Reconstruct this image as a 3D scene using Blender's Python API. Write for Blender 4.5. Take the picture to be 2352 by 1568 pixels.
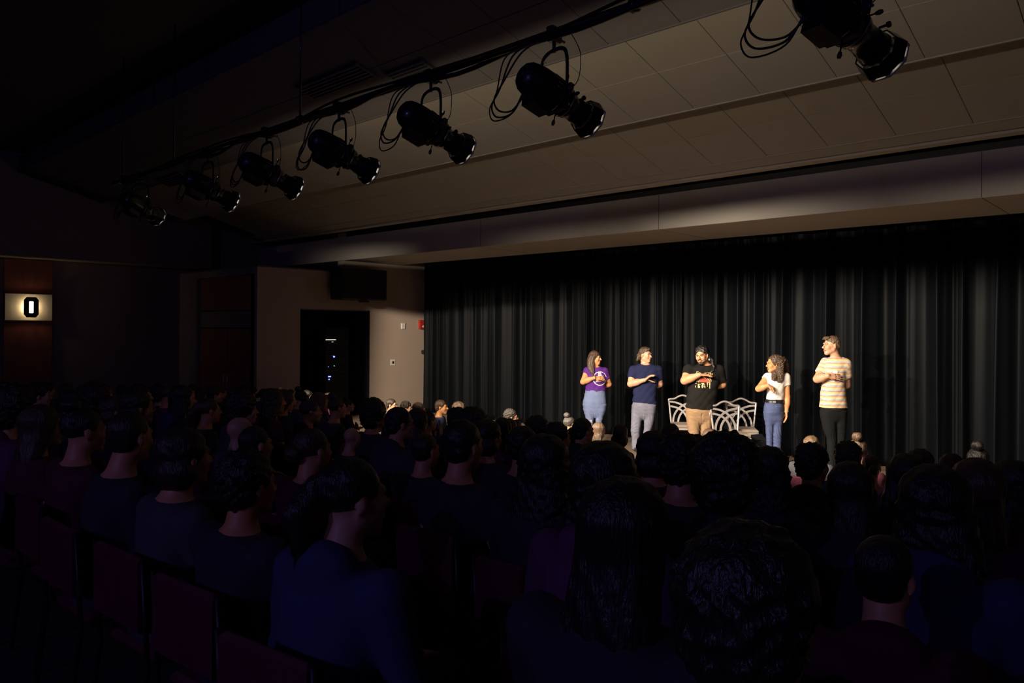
import bpy, math, random
import numpy as np
from mathutils import Vector, Matrix
from mathutils.bvhtree import BVHTree

random.seed(7); rng = np.random.default_rng(7)
PI = math.pi
for o in list(bpy.data.objects): bpy.data.objects.remove(o, do_unlink=True)
SC = bpy.context.scene
COL = SC.collection

# ------------------------------------------------------------------ camera
F = 1720.0                      # focal length in pixels of the 2352 wide frame
YAW = math.radians(43.0)
DECK = .35                      # stage floor height
CZ = 2.3                        # camera height; the low end of the hall floor is z = 0
FWD = Vector((-math.sin(YAW), math.cos(YAW), 0)); RT = Vector((math.cos(YAW), math.sin(YAW), 0))
cam_d = bpy.data.cameras.new('camera'); cam = bpy.data.objects.new('camera', cam_d); COL.objects.link(cam)
ROLL = math.radians(.40); HOR = 754.0
cam.location = (0, 0, CZ); cam.rotation_euler = (Matrix.Rotation(YAW, 3, 'Z') @ Matrix.Rotation(PI/2, 3, 'X') @ Matrix.Rotation(ROLL, 3, 'Z')).to_euler()
cam_d.sensor_width = 36.0; cam_d.lens = 36.0*F/2352.0
cam_d.shift_y = (HOR-784)/2352.0
cam_d.clip_start = .05; cam_d.clip_end = 100
SC.camera = cam

def unroll(px, py): c, s = math.cos(ROLL), math.sin(ROLL); x, y = px-1176, py-HOR; return x*c+y*s, -x*s+y*c
def at(px, py, d):              # point seen at a pixel, d metres along the view axis
    x, y = unroll(px, py); return Vector((0, 0, CZ)) + FWD*d + RT*(x/F*d) - Vector((0, 0, y/F*d))
def at_y(px, py, y):            # point seen at a pixel on the plane Y = y
    r = unroll(px, py)[0]/F; return at(px, py, y/(math.cos(YAW)+math.sin(YAW)*r))
def at_x(px, py, x):            # point seen at a pixel on the plane X = x
    r = unroll(px, py)[0]/F; return at(px, py, x/(-math.sin(YAW)+math.cos(YAW)*r))

# ------------------------------------------------------------------ light and exposure
w = bpy.data.worlds.new('world'); SC.world = w; w.use_nodes = True
w.node_tree.nodes['Background'].inputs[0].default_value = (.1, .1, .3, 1)
w.node_tree.nodes['Background'].inputs[1].default_value = .002
SC.view_settings.view_transform = 'Standard'; SC.view_settings.look = 'None'
SC.view_settings.exposure = 0.0; SC.view_settings.gamma = 1.0
SC.view_settings.use_curve_mapping = False

BEAM_W = 950.0                  # watts of each stage spotlight's beam
SPILL_W = 19.0                  # watts of the soft leak out of each lamp housing's vents
HOUSE_BLUE_W = 120.0              # dim blue control booth lamp at the rear of the hall
SCONCE_W = 2.8
AUDIENCE_FILL_W = 12.0  # watts of the added blue fill over the seats
# one row per stage spotlight: x on the pipe, yaw, elevation down, length, beam strength, leak strength, shutter half width to the left and right
SPOTS = [(-1.24, 16, 19, .62, .30, 1.5, .55, .55), (-2.93, 12, 20, .58, .38, 1.4, .5, .5), (-4.07, 8, 20, .58, .9, 1.3, .5, .5),
         (-5.21, 9, 21, .58, 2.2, 1.2, .5, .5), (-6.37, 5, 21, .58, 1.5, 1.5, .5, .5), (-7.57, 0, 21, .56, 1.1, 1.7, .6, .5), (-9.34, -22, 18, .54, 3.0, .55, .185, .45)]
PIPE_Y, PIPE_Z = 3.5, CZ+1.80
PIVOT_Z = CZ+1.42

def add_light(name, kind, loc, power, color=(1, 1, 1), direction=None, **kw):
    d = bpy.data.lights.new(name, kind); d.energy = power; d.color = color
    for k, v in kw.items(): setattr(d, k, v)
    o = bpy.data.objects.new(name, d); COL.objects.link(o); o.location = loc
    if direction is not None: o.rotation_euler = Vector(direction).to_track_quat('-Z', 'Y').to_euler()
    return o
def shutters(o, left, right, bottom, top, sl, sb, st):      # framing shutters of a spotlight: a soft-edged rectangle of tangents about its axis
    d = o.data; d.use_nodes = True; nt = d.node_tree; N = nt.nodes; Lk = nt.links; em = [n for n in N if n.type == 'EMISSION'][0]
    tc = N.new('ShaderNodeTexCoord'); sp = N.new('ShaderNodeSeparateXYZ'); Lk.new(tc.outputs['Normal'], sp.inputs[0])
    def mth(op, a, b=None):
        n = N.new('ShaderNodeMath'); n.operation = op
        for i, v in enumerate((a, b)):
            if v is None: continue
            if isinstance(v, (int, float)): n.inputs[i].default_value = v
            else: Lk.new(v, n.inputs[i])
        return n.outputs[0]
    def step(v, e0, e1):
        n = N.new('ShaderNodeMapRange'); n.interpolation_type = 'SMOOTHSTEP'; Lk.new(v, n.inputs[0]); n.inputs[1].default_value = min(e0, e1); n.inputs[2].default_value = max(e0, e1)
        n.inputs[3].default_value = 0 if e0 < e1 else 1; n.inputs[4].default_value = 1 if e0 < e1 else 0; return n.outputs[0]
    az = mth('MAXIMUM', mth('ABSOLUTE', sp.outputs[2]), .02); u = mth('DIVIDE', sp.outputs[0], az); v = mth('DIVIDE', sp.outputs[1], az)
    f = mth('MULTIPLY', mth('MULTIPLY', step(u, -left-sl, -left+sl*.3), step(u, right+sl, right-sl*.3)), mth('MULTIPLY', step(v, bottom-sb, bottom), step(v, top+st, top)))
    Lk.new(f, em.inputs['Strength'])
WARM = (1.0, .83, .66)
def spot_dir(yaw, el):
    y, e = math.radians(yaw), math.radians(el)
    return Vector((math.sin(y)*math.cos(e), math.cos(y)*math.cos(e), -math.sin(e)))
for (sx, yaw, el, L, bs, ss, hl, hr_) in SPOTS:
    u = spot_dir(yaw, el); piv = Vector((sx, PIPE_Y, PIVOT_Z)); lens = piv + u*(L-.25)
    o = add_light('beam_light', 'SPOT', lens+u*.03, BEAM_W*bs, WARM, u, spot_size=math.radians(80), spot_blend=.05, shadow_soft_size=.03)
    te = math.tan(math.radians(el-7.5)); be = -math.tan(math.radians(35.0-el)); shutters(o, hl, hr_, be, te, .16 if yaw > -20 else .06, .045, .10 if yaw > -20 else .03)
    o = add_light('vent_leak_light', 'SPOT', piv+Vector((0, .03, .15)), SPILL_W*ss, (1, .82, .60), (0, 1, .08), spot_size=math.radians(150), spot_blend=.1, shadow_soft_size=.03)
    shutters(o, .9, 1.3, .03, .43, .6, .08, .26)
    add_light('lens_glow', 'AREA', lens-u*.045, .16, (1, .9, .75), u, shape='DISK', size=.11)
# stray light past the top shutters, grazing the lower edge of the header
for (sx, yaw, pw, hw_) in ((-5.21, 5, 760, .06), (-9.34, -34, 420, .02), (-2.93, 12, 110, .2), (-6.37, -8, 150, .2), (-1.24, 10, 90, .2)):
    o = add_light('stray_light', 'SPOT', Vector((sx+.1*math.sin(math.radians(yaw)), 3.95, CZ+1.30)), pw, (1, .86, .70), spot_dir(yaw, 0), spot_size=math.radians(60), spot_blend=.1, shadow_soft_size=.01)
    shutters(o, hw_, hw_, .018, .022, .30, .010, .062)
add_light('booth_light', 'POINT', (-1.6, -5.6, 4.7), HOUSE_BLUE_W, (.30, .24, 1.0), shadow_soft_size=.03)
for x_, k_ in ((-9.5, .3), (-4.5, .9), (.5, 3.2)):     # added blue fill from the rear to lift the dark seats, no real lamps
    o = add_light('audience_fill_light', 'SPOT', (x_, -5.6, 4.9), AUDIENCE_FILL_W*k_, (.48, .34, 1.0), (0, 1, -.42), spot_size=math.radians(140), spot_blend=.3, shadow_soft_size=.4)
    shutters(o, 1.1, 1.1, -1.2, .10, .5, .4, .16)

# ------------------------------------------------------------------ helpers: tags, meshes
def tag(o, label=None, cat=None, group=None, kind=None):
    if label: o['label'] = label
    if cat: o['category'] = cat
    if group: o['group'] = group
    if kind: o['kind'] = kind
    return o
def empty(name, loc=(0, 0, 0), rz=0, label=None, cat=None, group=None, kind=None):
    o = bpy.data.objects.new(name, None); COL.objects.link(o); o.location = loc; o.rotation_euler = (0, 0, rz)
    o.empty_display_size = .1
    return tag(o, label, cat, group, kind)
def link(name, me, parent=None, mat=None, loc=None, rot=None):
    o = bpy.data.objects.new(name, me); COL.objects.link(o)
    if mat is not None:
        me.materials.clear()
        for m in (mat if isinstance(mat, (list, tuple)) else [mat]): me.materials.append(m)
    if parent is not None: o.parent = parent
    if loc is not None: o.location = loc
    if rot is not None: o.rotation_euler = rot
    return o
def mesh_np(name, V, Fc, smooth=False):
    me = bpy.data.meshes.new(name); V = np.asarray(V, np.float32)
    if isinstance(Fc, np.ndarray) and Fc.ndim == 2 and len(Fc):
        n, k = Fc.shape
        me.vertices.add(len(V)); me.vertices.foreach_set('co', V.ravel())
        me.loops.add(n*k); me.loops.foreach_set('vertex_index', Fc.astype(np.int32).ravel())
        me.polygons.add(n); me.polygons.foreach_set('loop_start', np.arange(0, n*k, k, dtype=np.int32))
        me.update(calc_edges=True)
    else:
        me.from_pydata([tuple(map(float, v)) for v in V], [], [tuple(f) for f in Fc]); me.update()
    if smooth: me.polygons.foreach_set('use_smooth', np.ones(len(me.polygons), bool))
    return me

class MB:                       # collects simple solids into one mesh
    def __init__(s): s.v = []; s.f = []; s.sm = []
    def add(s, V, Fc, smooth=False):
        b = len(s.v); s.v += [Vector(v) for v in V]; s.f += [tuple(b+i for i in f) for f in Fc]; s.sm += [smooth]*len(Fc); return s
    def box(s, lo, hi, M=None, bev=0):
        x0, y0, z0 = lo; x1, y1, z1 = hi
        if bev:
            b = bev; V = []; 
            for z, i in ((z0, b), (z0+b, 0), (z1-b, 0), (z1, b)):
                V += [(x0+i, y0+i, z), (x1-i, y0+i, z), (x1-i, y1-i, z), (x0+i, y1-i, z)]
            Fc = [(3, 2, 1, 0), (12, 13, 14, 15)]
            for r in range(3):
                for c in range(4): a = r*4+c; d = r*4+(c+1) % 4; Fc.append((a, d, d+4, a+4))
        else:
            V = [(x0, y0, z0), (x1, y0, z0), (x1, y1, z0), (x0, y1, z0), (x0, y0, z1), (x1, y0, z1), (x1, y1, z1), (x0, y1, z1)]
            Fc = [(3, 2, 1, 0), (4, 5, 6, 7), (0, 1, 5, 4), (1, 2, 6, 5), (2, 3, 7, 6), (3, 0, 4, 7)]
        if M is not None: V = [M @ Vector(v) for v in V]
        return s.add(V, Fc)
    def lathe(s, prof, n=20, M=None, sx=1, sy=1, cap=True):   # prof: (radius, z)
        V = []; Fc = []
        for r, z in prof:
            for i in range(n): a = 2*PI*i/n; V.append((r*math.cos(a)*sx, r*math.sin(a)*sy, z))
        for j in range(len(prof)-1):
            for i in range(n): a = j*n+i; b = j*n+(i+1) % n; Fc.append((a, b, b+n, a+n))
        if M is not None: V = [M @ Vector(v) for v in V]
        s.add(V, Fc, True)
        if cap:
            b = len(s.v)-len(V); s.f += [tuple(b+i for i in reversed(range(n))), tuple(b+(len(prof)-1)*n+i for i in range(n))]; s.sm += [False, False]
        return s
    def tube(s, pts, r, n=8, closed=False, flat=1.0, up=None):
        pts = [Vector(p) for p in pts]; m = len(pts); V = []; Fc = []
        prev = None
        for i, p in enumerate(pts):
            if closed: t = pts[(i+1) % m]-pts[i-1]
            else: t = pts[min(i+1, m-1)]-pts[max(i-1, 0)]
            t.normalize()
            ref = Vector(up) if up is not None else (prev if prev is not None else (Vector((0, 0, 1)) if abs(t.z) < .9 else Vector((1, 0, 0))))
            a = ref - t*ref.dot(t)
            if a.length < 1e-5: a = t.orthogonal()
            a.normalize(); prev = a; b = t.cross(a)
            rr = r[i] if isinstance(r, (list, tuple)) else r
            for k in range(n): q = 2*PI*(k+.5)/n; V.append(p + a*math.cos(q)*rr*flat + b*math.sin(q)*rr)
        for i in range(m if closed else m-1):
            for k in range(n): a0 = i*n+k; b0 = i*n+(k+1) % n; j = ((i+1) % m)*n; Fc.append((a0, b0, j+(k+1) % n, j+k))
        if not closed: Fc += [tuple(reversed(range(n))), tuple((m-1)*n+k for k in range(n))]
        return s.add(V, Fc, n > 4)
    def ell(s, c, r, nu=14, nv=9, M=None):
        V = [(c[0], c[1], c[2]+r[2])]; Fc = []
        for j in range(1, nv):
            t = PI*j/nv
            for i in range(nu): a = 2*PI*i/nu; V.append((c[0]+r[0]*math.sin(t)*math.cos(a), c[1]+r[1]*math.sin(t)*math.sin(a), c[2]+r[2]*math.cos(t)))
        V.append((c[0], c[1], c[2]-r[2])); L = len(V)-1
        for i in range(nu): Fc += [(0, 1+i, 1+(i+1) % nu), (L, L-nu+(i+1) % nu, L-nu+i)]
        for j in range(nv-2):
            for i in range(nu): a = 1+j*nu+i; b = 1+j*nu+(i+1) % nu; Fc.append((a, a+nu, b+nu, b))
        if M is not None: V = [M @ Vector(v) for v in V]
        return s.add(V, Fc, True)
    def mesh(s, name):
        me = bpy.data.meshes.new(name); me.from_pydata([v[:] for v in s.v], [], s.f); me.update()
        me.polygons.foreach_set('use_smooth', s.sm); return me
    def build(s, name, mat, parent=None, loc=None, rot=None): return link(name, s.mesh(name), parent, mat, loc, rot)
def bez(p0, p1, p2, p3, n=14):
    p0, p1, p2, p3 = map(Vector, (p0, p1, p2, p3)); out = []
    for i in range(n+1): t = i/n; u = 1-t; out.append(p0*u**3+p1*3*u*u*t+p2*3*u*t*t+p3*t**3)
    return out
def smooth_path(pts, n=6):
    pts = [Vector(p) for p in pts]; out = []
    for i in range(len(pts)-1):
        p0 = pts[max(i-1, 0)]; p1 = pts[i]; p2 = pts[i+1]; p3 = pts[min(i+2, len(pts)-1)]
        for k in range(n):
            t = k/n; out.append(.5*((2*p1)+(p2-p0)*t+(2*p0-5*p1+4*p2-p3)*t*t+(3*p1-p0-3*p2+p3)*t**3))
    return out+[pts[-1]]

# ------------------------------------------------------------------ materials
def mat(name, col, rough=.7, metal=0, var=0, scale=8, bump=0, bscale=40, sheen=0, emit=None, estr=0, spec=.5, coat=0, streak=None, aniso=0):
    m = bpy.data.materials.new(name); m.use_nodes = True; nt = m.node_tree; N = nt.nodes; Lk = nt.links
    b = N['Principled BSDF']; b.inputs['Base Color'].default_value = (*col, 1); b.inputs['Roughness'].default_value = rough
    b.inputs['Metallic'].default_value = metal; b.inputs['Specular IOR Level'].default_value = spec
    if sheen: b.inputs['Sheen Weight'].default_value = sheen; b.inputs['Sheen Roughness'].default_value = .35
    if coat: b.inputs['Coat Weight'].default_value = coat; b.inputs['Coat Roughness'].default_value = .06
    if emit: b.inputs['Emission Color'].default_value = (*emit, 1); b.inputs['Emission Strength'].default_value = estr
    tc = N.new('ShaderNodeTexCoord')
    if var:
        n = N.new('ShaderNodeTexNoise'); n.inputs['Scale'].default_value = scale; n.inputs['Detail'].default_value = 4
        Lk.new(tc.outputs['Object'], n.inputs['Vector'])
        mp = N.new('ShaderNodeMapping')
        if streak: Lk.new(tc.outputs['Object'], mp.inputs[0]); mp.inputs['Scale'].default_value = streak; Lk.new(mp.outputs[0], n.inputs['Vector'])
        mx = N.new('ShaderNodeMix'); mx.data_type = 'RGBA'; Lk.new(n.outputs['Fac'], mx.inputs[0])
        mx.inputs[6].default_value = tuple(c*(1-var) for c in col)+(1,); mx.inputs[7].default_value = tuple(min(1, c*(1+var)) for c in col)+(1,)
        Lk.new(mx.outputs[2], b.inputs['Base Color'])
    if bump:
        n2 = N.new('ShaderNodeTexNoise'); n2.inputs['Scale'].default_value = bscale; n2.inputs['Detail'].default_value = 3
        if streak:
            mp2 = N.new('ShaderNodeMapping'); Lk.new(tc.outputs['Object'], mp2.inputs[0]); mp2.inputs['Scale'].default_value = streak; Lk.new(mp2.outputs[0], n2.inputs['Vector'])
        else: Lk.new(tc.outputs['Object'], n2.inputs['Vector'])
        bp = N.new('ShaderNodeBump'); bp.inputs['Strength'].default_value = bump; bp.inputs['Distance'].default_value = .01
        Lk.new(n2.outputs['Fac'], bp.inputs['Height']); Lk.new(bp.outputs[0], b.inputs['Normal'])
    return m
M = {}
M['skin_warm'] = mat('skin_warm', (.64, .31, .155), .5, var=.08, scale=12, bump=.1, bscale=80)
M['skin_fair'] = mat('skin_fair', (.60, .33, .20), .5, var=.08, scale=12, bump=.1, bscale=80)
M['skin_tan'] = mat('skin_tan', (.64, .29, .12), .5, var=.08, scale=12, bump=.1, bscale=80)
M['glasses'] = mat('glasses_frame', (.02, .02, .02), .2, var=.05, spec=.8)
M['lip'] = mat('lip', (.38, .10, .08), .4, var=.05)
M['teeth'] = mat('teeth', (.75, .68, .58), .3, var=.03)
M['eye_white'] = mat('eye_white', (.6, .55, .5), .2, var=.02)
M['iris'] = mat('iris', (.03, .02, .012), .2, var=.1)
HS = (30, 30, 3)
M['hair_black'] = mat('hair_black', (.012, .010, .009), .42, var=.5, scale=6, bump=.8, bscale=5, streak=HS, spec=.6)
M['hair_dark'] = mat('hair_dark', (.030, .018, .011), .42, var=.5, scale=6, bump=.8, bscale=5, streak=HS, spec=.6)
M['hair_brown'] = mat('hair_brown', (.075, .042, .024), .42, var=.5, scale=6, bump=.8, bscale=5, streak=HS, spec=.6)
M['hair_light'] = mat('hair_light', (.12, .075, .042), .42, var=.45, scale=6, bump=.8, bscale=5, streak=HS, spec=.6)
M['hair_blond'] = mat('hair_blond', (.17, .105, .055), .42, var=.4, scale=6, bump=.8, bscale=5, streak=HS, spec=.6)
M['hair_grey'] = mat('hair_grey', (.075, .065, .055), .42, var=.5, scale=6, bump=.8, bscale=5, streak=HS, spec=.6)
M['purple'] = mat('purple_cotton', (.085, .011, .20), .85, var=.12, scale=5, bump=.4, bscale=14)
M['navy'] = mat('navy_cotton', (.016, .020, .062), .9, spec=.15, var=.12, scale=5, bump=.4, bscale=14)
M['black_cotton'] = mat('black_cotton', (.013, .0125, .0115), .9, spec=.12, var=.12, scale=5, bump=.4, bscale=14)
M['white_cotton'] = mat('white_cotton', (.80, .74, .68), .85, var=.03, scale=5, bump=.35, bscale=14)
def denim(name, c): return mat(name, c, .85, var=.28, scale=7, bump=.5, bscale=30)
M['denim_light'] = denim('light_denim', (.15, .195, .345)); M['denim_faded'] = denim('faded_denim', (.17, .175, .23)); M['denim_mid'] = denim('mid_denim', (.06, .082, .185))
M['khaki'] = mat('khaki_twill', (.31, .195, .105), .85, var=.1, scale=5, bump=.4, bscale=14)
M['black_twill'] = mat('black_twill', (.0095, .0105, .011), .9, spec=.12, var=.2, scale=5, bump=.4, bscale=14)
M['print_white'] = mat('print_white', (.85, .82, .85), .7, var=.02)
M['print_gold'] = mat('print_gold', (.62, .50, .22), .7, var=.1)
M['print_red'] = mat('print_red', (.62, .10, .06), .7, var=.1)
M['shoe_dark'] = mat('shoe_dark', (.02, .02, .022), .5, var=.1); M['shoe_white'] = mat('shoe_white', (.5, .48, .45), .5, var=.1)
M['leather'] = mat('belt_leather', (.012, .012, .02), .4, var=.1)
M['metal'] = mat('silver_metal', (.62, .58, .55), .32, metal=.55, var=.06, scale=14, bump=.12, bscale=60)
M['seat_vinyl'] = mat('seat_vinyl', (.27, .22, .17), .6, var=.06, bump=.2)
M['curtain'] = mat('curtain_velour', (.0017, .0026, .0037), .55, var=.2, scale=3, bump=.12, bscale=70, sheen=.032, spec=.085)
M['black_paint'] = mat('black_paint', (.012, .012, .014), .5, var=.15, bump=.15)
M['fixture'] = mat('fixture_black', (.012, .012, .015), .42, var=.2, scale=30, bump=.04, bscale=120, coat=.6)
M['fixture_rim'] = mat('fixture_rim', (.5, .48, .44), .35, metal=.8, var=.05)
M['fixture_inner'] = mat('fixture_inner', (.75, .72, .66), .5, var=.05)
M['glass'] = mat('lens_glass', (.5, .5, .5), .08, metal=.0, var=.02, spec=.8)
M['cable'] = mat('cable_rubber', (.010, .010, .012), .5, var=.1)
M['tile_shaded'] = mat('shaded_tile_paint', (.14, .125, .12), .9, var=.05, scale=3, bump=.25, bscale=200)  # ceiling tile colour made darker, the shade of the unlit panel painted in
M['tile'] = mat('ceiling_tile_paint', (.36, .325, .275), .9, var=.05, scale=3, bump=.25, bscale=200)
M['ceiling_dark'] = mat('ceiling_dark_paint', (.10, .09, .10), .9, var=.1, bump=.2)
M['plaster'] = mat('header_plaster', (.50, .45, .38), .85, var=.05, scale=2, bump=.15, bscale=60)
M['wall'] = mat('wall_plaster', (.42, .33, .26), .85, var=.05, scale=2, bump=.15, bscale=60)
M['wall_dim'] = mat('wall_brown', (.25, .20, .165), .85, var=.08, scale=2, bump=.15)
M['wood_red'] = mat('wood_panel', (.26, .075, .045), .45, var=.3, scale=3, bump=.15, bscale=6, streak=(12, 12, 1))
M['floor'] = mat('carpet', (.035, .022, .03), .95, var=.35, scale=14, bump=.5, bscale=250)
M['stage'] = mat('stage_floor', (.20, .148, .105), .65, var=.15, scale=4, bump=.12, bscale=30, streak=(1, 8, 1))
M['plate'] = mat('sconce_plate', (.72, .62, .46), .6, var=.04, bump=.1)
M['plate_white'] = mat('switch_white', (.72, .68, .62), .4, var=.02)
M['red_device'] = mat('alarm_red', (.45, .03, .02), .4, var=.05)
M['burgundy'] = mat('chair_vinyl', (.10, .010, .030), .6, var=.2, bump=.3)
M['chair_frame'] = mat('chair_frame_black', (.02, .02, .025), .4, metal=.5, var=.1)

# ------------------------------------------------------------------ signed distance fields and surface nets
class SDF:
    def __init__(s, lo, hi, h):
        s.lo = np.array(lo, np.float32); s.h = h
        s.n = [int(math.ceil((hi[i]-lo[i])/h))+1 for i in range(3)]
        s.f = np.full(s.n, .6, np.float32)
        s.ax = [s.lo[i]+h*np.arange(s.n[i], dtype=np.float32) for i in range(3)]
    def loc(s, lo, hi, mg):
        sl = []; g = []
        for i in range(3):
            a = int(max(0, math.floor((lo[i]-mg-s.lo[i])/s.h))); b = int(min(s.n[i], math.ceil((hi[i]+mg-s.lo[i])/s.h)+1))
            if b <= a: return None, None
            sl.append(slice(a, b)); sh = [1, 1, 1]; sh[i] = -1; g.append(s.ax[i][a:b].reshape(sh))
        return tuple(sl), g
    def op(s, sl, d, k, sub=False):
        A = s.f[sl]
        if sub: d = -d; hh = np.clip(1-np.abs(A-d)/k, 0, 1) if k > 0 else 0; s.f[sl] = np.maximum(A, d)+hh*hh*k*.25
        else: hh = np.clip(1-np.abs(A-d)/k, 0, 1) if k > 0 else 0; s.f[sl] = np.minimum(A, d)-hh*hh*k*.25
    def cap(s, a, b, ra, rb=None, k=.02, sub=False, cut=None):
        rb = ra if rb is None else rb; a = np.array(a, np.float32); b = np.array(b, np.float32); R = max(ra, rb)
        sl, g = s.loc(np.minimum(a, b)-R, np.maximum(a, b)+R, k+3*s.h)
        if sl is None: return
        ab = b-a; L2 = float(ab@ab)+1e-9
        t = np.clip(((g[0]-a[0])*ab[0]+(g[1]-a[1])*ab[1]+(g[2]-a[2])*ab[2])/L2, 0, 1)
        d = np.sqrt((g[0]-a[0]-ab[0]*t)**2+(g[1]-a[1]-ab[1]*t)**2+(g[2]-a[2]-ab[2]*t)**2)-(ra+(rb-ra)*t)
        if cut is not None:     # flat end: keep the part where the fraction along a-b is below cut
            d = np.maximum(d, (((g[0]-a[0])*ab[0]+(g[1]-a[1])*ab[1]+(g[2]-a[2])*ab[2])/math.sqrt(L2)-cut*math.sqrt(L2)))
        s.op(sl, d, k, sub)
    def ell(s, c, r, R=None, k=.02, sub=False):
        c = np.array(c, np.float32); m = max(r)
        if isinstance(r, (int, float)): r = (r, r, r)
        sl, g = s.loc(c-m, c+m, k+3*s.h)
        if sl is None: return
        x, y, z = g[0]-c[0], g[1]-c[1], g[2]-c[2]
        if R is not None:
            R = np.array(R); x, y, z = (R[0, 0]*x+R[1, 0]*y+R[2, 0]*z), (R[0, 1]*x+R[1, 1]*y+R[2, 1]*z), (R[0, 2]*x+R[1, 2]*y+R[2, 2]*z)
        k0 = np.sqrt((x/r[0])**2+(y/r[1])**2+(z/r[2])**2); k1 = np.sqrt((x/r[0]**2)**2+(y/r[1]**2)**2+(z/r[2]**2)**2)+1e-6
        s.op(sl, k0*(k0-1)/k1, k, sub)
    def loft(s, rows, k=.02, ex=2.3, sub=False):   # rows (z, cx, cy, rx, ry) sorted by z
        rows = sorted(rows); Z = np.array([r[0] for r in rows]); P = np.array(rows, np.float32)
        lo = (float((P[:, 1]-P[:, 3]).min()), float((P[:, 2]-P[:, 4]).min()), float(Z[0])); hi = (float((P[:, 1]+P[:, 3]).max()), float((P[:, 2]+P[:, 4]).max()), float(Z[-1]))
        sl, g = s.loc(lo, hi, k+3*s.h)
        z = g[2]; zz = np.clip(z, Z[0], Z[-1]).ravel(); I = lambda j: np.interp(zz, Z, P[:, j]).astype(np.float32).reshape(1, 1, -1)
        cx, cy, rx, ry = I(1), I(2), I(3), I(4)
        q = (np.abs((g[0]-cx)/rx)**ex+np.abs((g[1]-cy)/ry)**ex)**(1/ex)
        d = (q-1)*np.minimum(rx, ry)
        d = np.maximum(d, np.maximum(z-Z[-1], Z[0]-z))
        s.op(sl, d, k, sub)
    def noise(s, fn):
        g = [s.ax[0].reshape(-1, 1, 1), s.ax[1].reshape(1, -1, 1), s.ax[2].reshape(1, 1, -1)]
        s.f += fn(*g).astype(np.float32)
    def plane(s, n, p):         # keep the side where (x-p).n < 0
        n = np.array(n, float); n /= np.linalg.norm(n)
        g = [s.ax[0].reshape(-1, 1, 1), s.ax[1].reshape(1, -1, 1), s.ax[2].reshape(1, 1, -1)]
        s.f = np.maximum(s.f, ((g[0]-p[0])*n[0]+(g[1]-p[1])*n[1]+(g[2]-p[2])*n[2]).astype(np.float32))
    def arrays(s):
        f = s.f; f[0] = f[-1] = .1; f[:, 0] = f[:, -1] = .1; f[:, :, 0] = f[:, :, -1] = .1
        ins = f < 0
        i8 = ins.astype(np.int8)
        c = np.zeros([n-1 for n in f.shape], np.int8)
        for a in (0, 1):
            for b in (0, 1):
                for d in (0, 1): c += i8[a:a+c.shape[0], b:b+c.shape[1], d:d+c.shape[2]]
        I, J, K = np.nonzero((c > 0) & (c < 8)); n = len(I)
        idx = np.full(c.shape, -1, np.int32); idx[I, J, K] = np.arange(n)
        P = np.zeros((n, 3), np.float32); W = np.zeros(n, np.float32)
        cs = [(a, b, d) for a in (0, 1) for b in (0, 1) for d in (0, 1)]
        for a in cs:
            for ax in range(3):
                if a[ax]: continue
                b = list(a); b[ax] = 1
                fa = f[I+a[0], J+a[1], K+a[2]]; fb = f[I+b[0], J+b[1], K+b[2]]; m = (fa < 0) != (fb < 0)
                t = np.where(m, fa/np.where(m, fa-fb, 1), 0)
                p = np.repeat(np.array([a], np.float32), n, 0); p[:, ax] += t
                P += p*m[:, None]; W += m
        V = s.lo+s.h*(np.stack([I, J, K], 1)+P/W[:, None])
        Q = []
        for ax in range(3):
            sl0 = [slice(1, -1)]*3; sl1 = [slice(1, -1)]*3; sl0[ax] = slice(0, -1); sl1[ax] = slice(1, None)
            A = ins[tuple(sl0)]; B = ins[tuple(sl1)]
            off = [1, 1, 1]; off[ax] = 0
            u, v = (ax+1) % 3, (ax+2) % 3
            for m, fl in ((A & ~B, False), (~A & B, True)):
                e = np.stack(np.nonzero(m), 1)+np.array(off)
                if not len(e): continue
                def cell(du, dv):
                    q = e.copy(); q[:, u] -= du; q[:, v] -= dv; return idx[q[:, 0], q[:, 1], q[:, 2]]
                q = np.stack([cell(1, 1), cell(0, 1), cell(0, 0), cell(1, 0)], 1)
                Q.append(q[:, ::-1] if fl else q)
        return V.astype(np.float32), np.concatenate(Q)
    def mesh(s, name):
        V, Q = s.arrays(); s.V, s.Q = V, Q
        me = mesh_np(name, V, Q, True); s.f = None; return me
def rotz(a): c, s_ = math.cos(a), math.sin(a); return np.array([[c, -s_, 0], [s_, c, 0], [0, 0, 1.]])
def rotx(a): c, s_ = math.cos(a), math.sin(a); return np.array([[1, 0, 0], [0, c, -s_], [0, s_, c]])
def roty(a): c, s_ = math.cos(a), math.sin(a); return np.array([[c, 0, s_], [0, 1, 0], [-s_, 0, c]])

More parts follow.
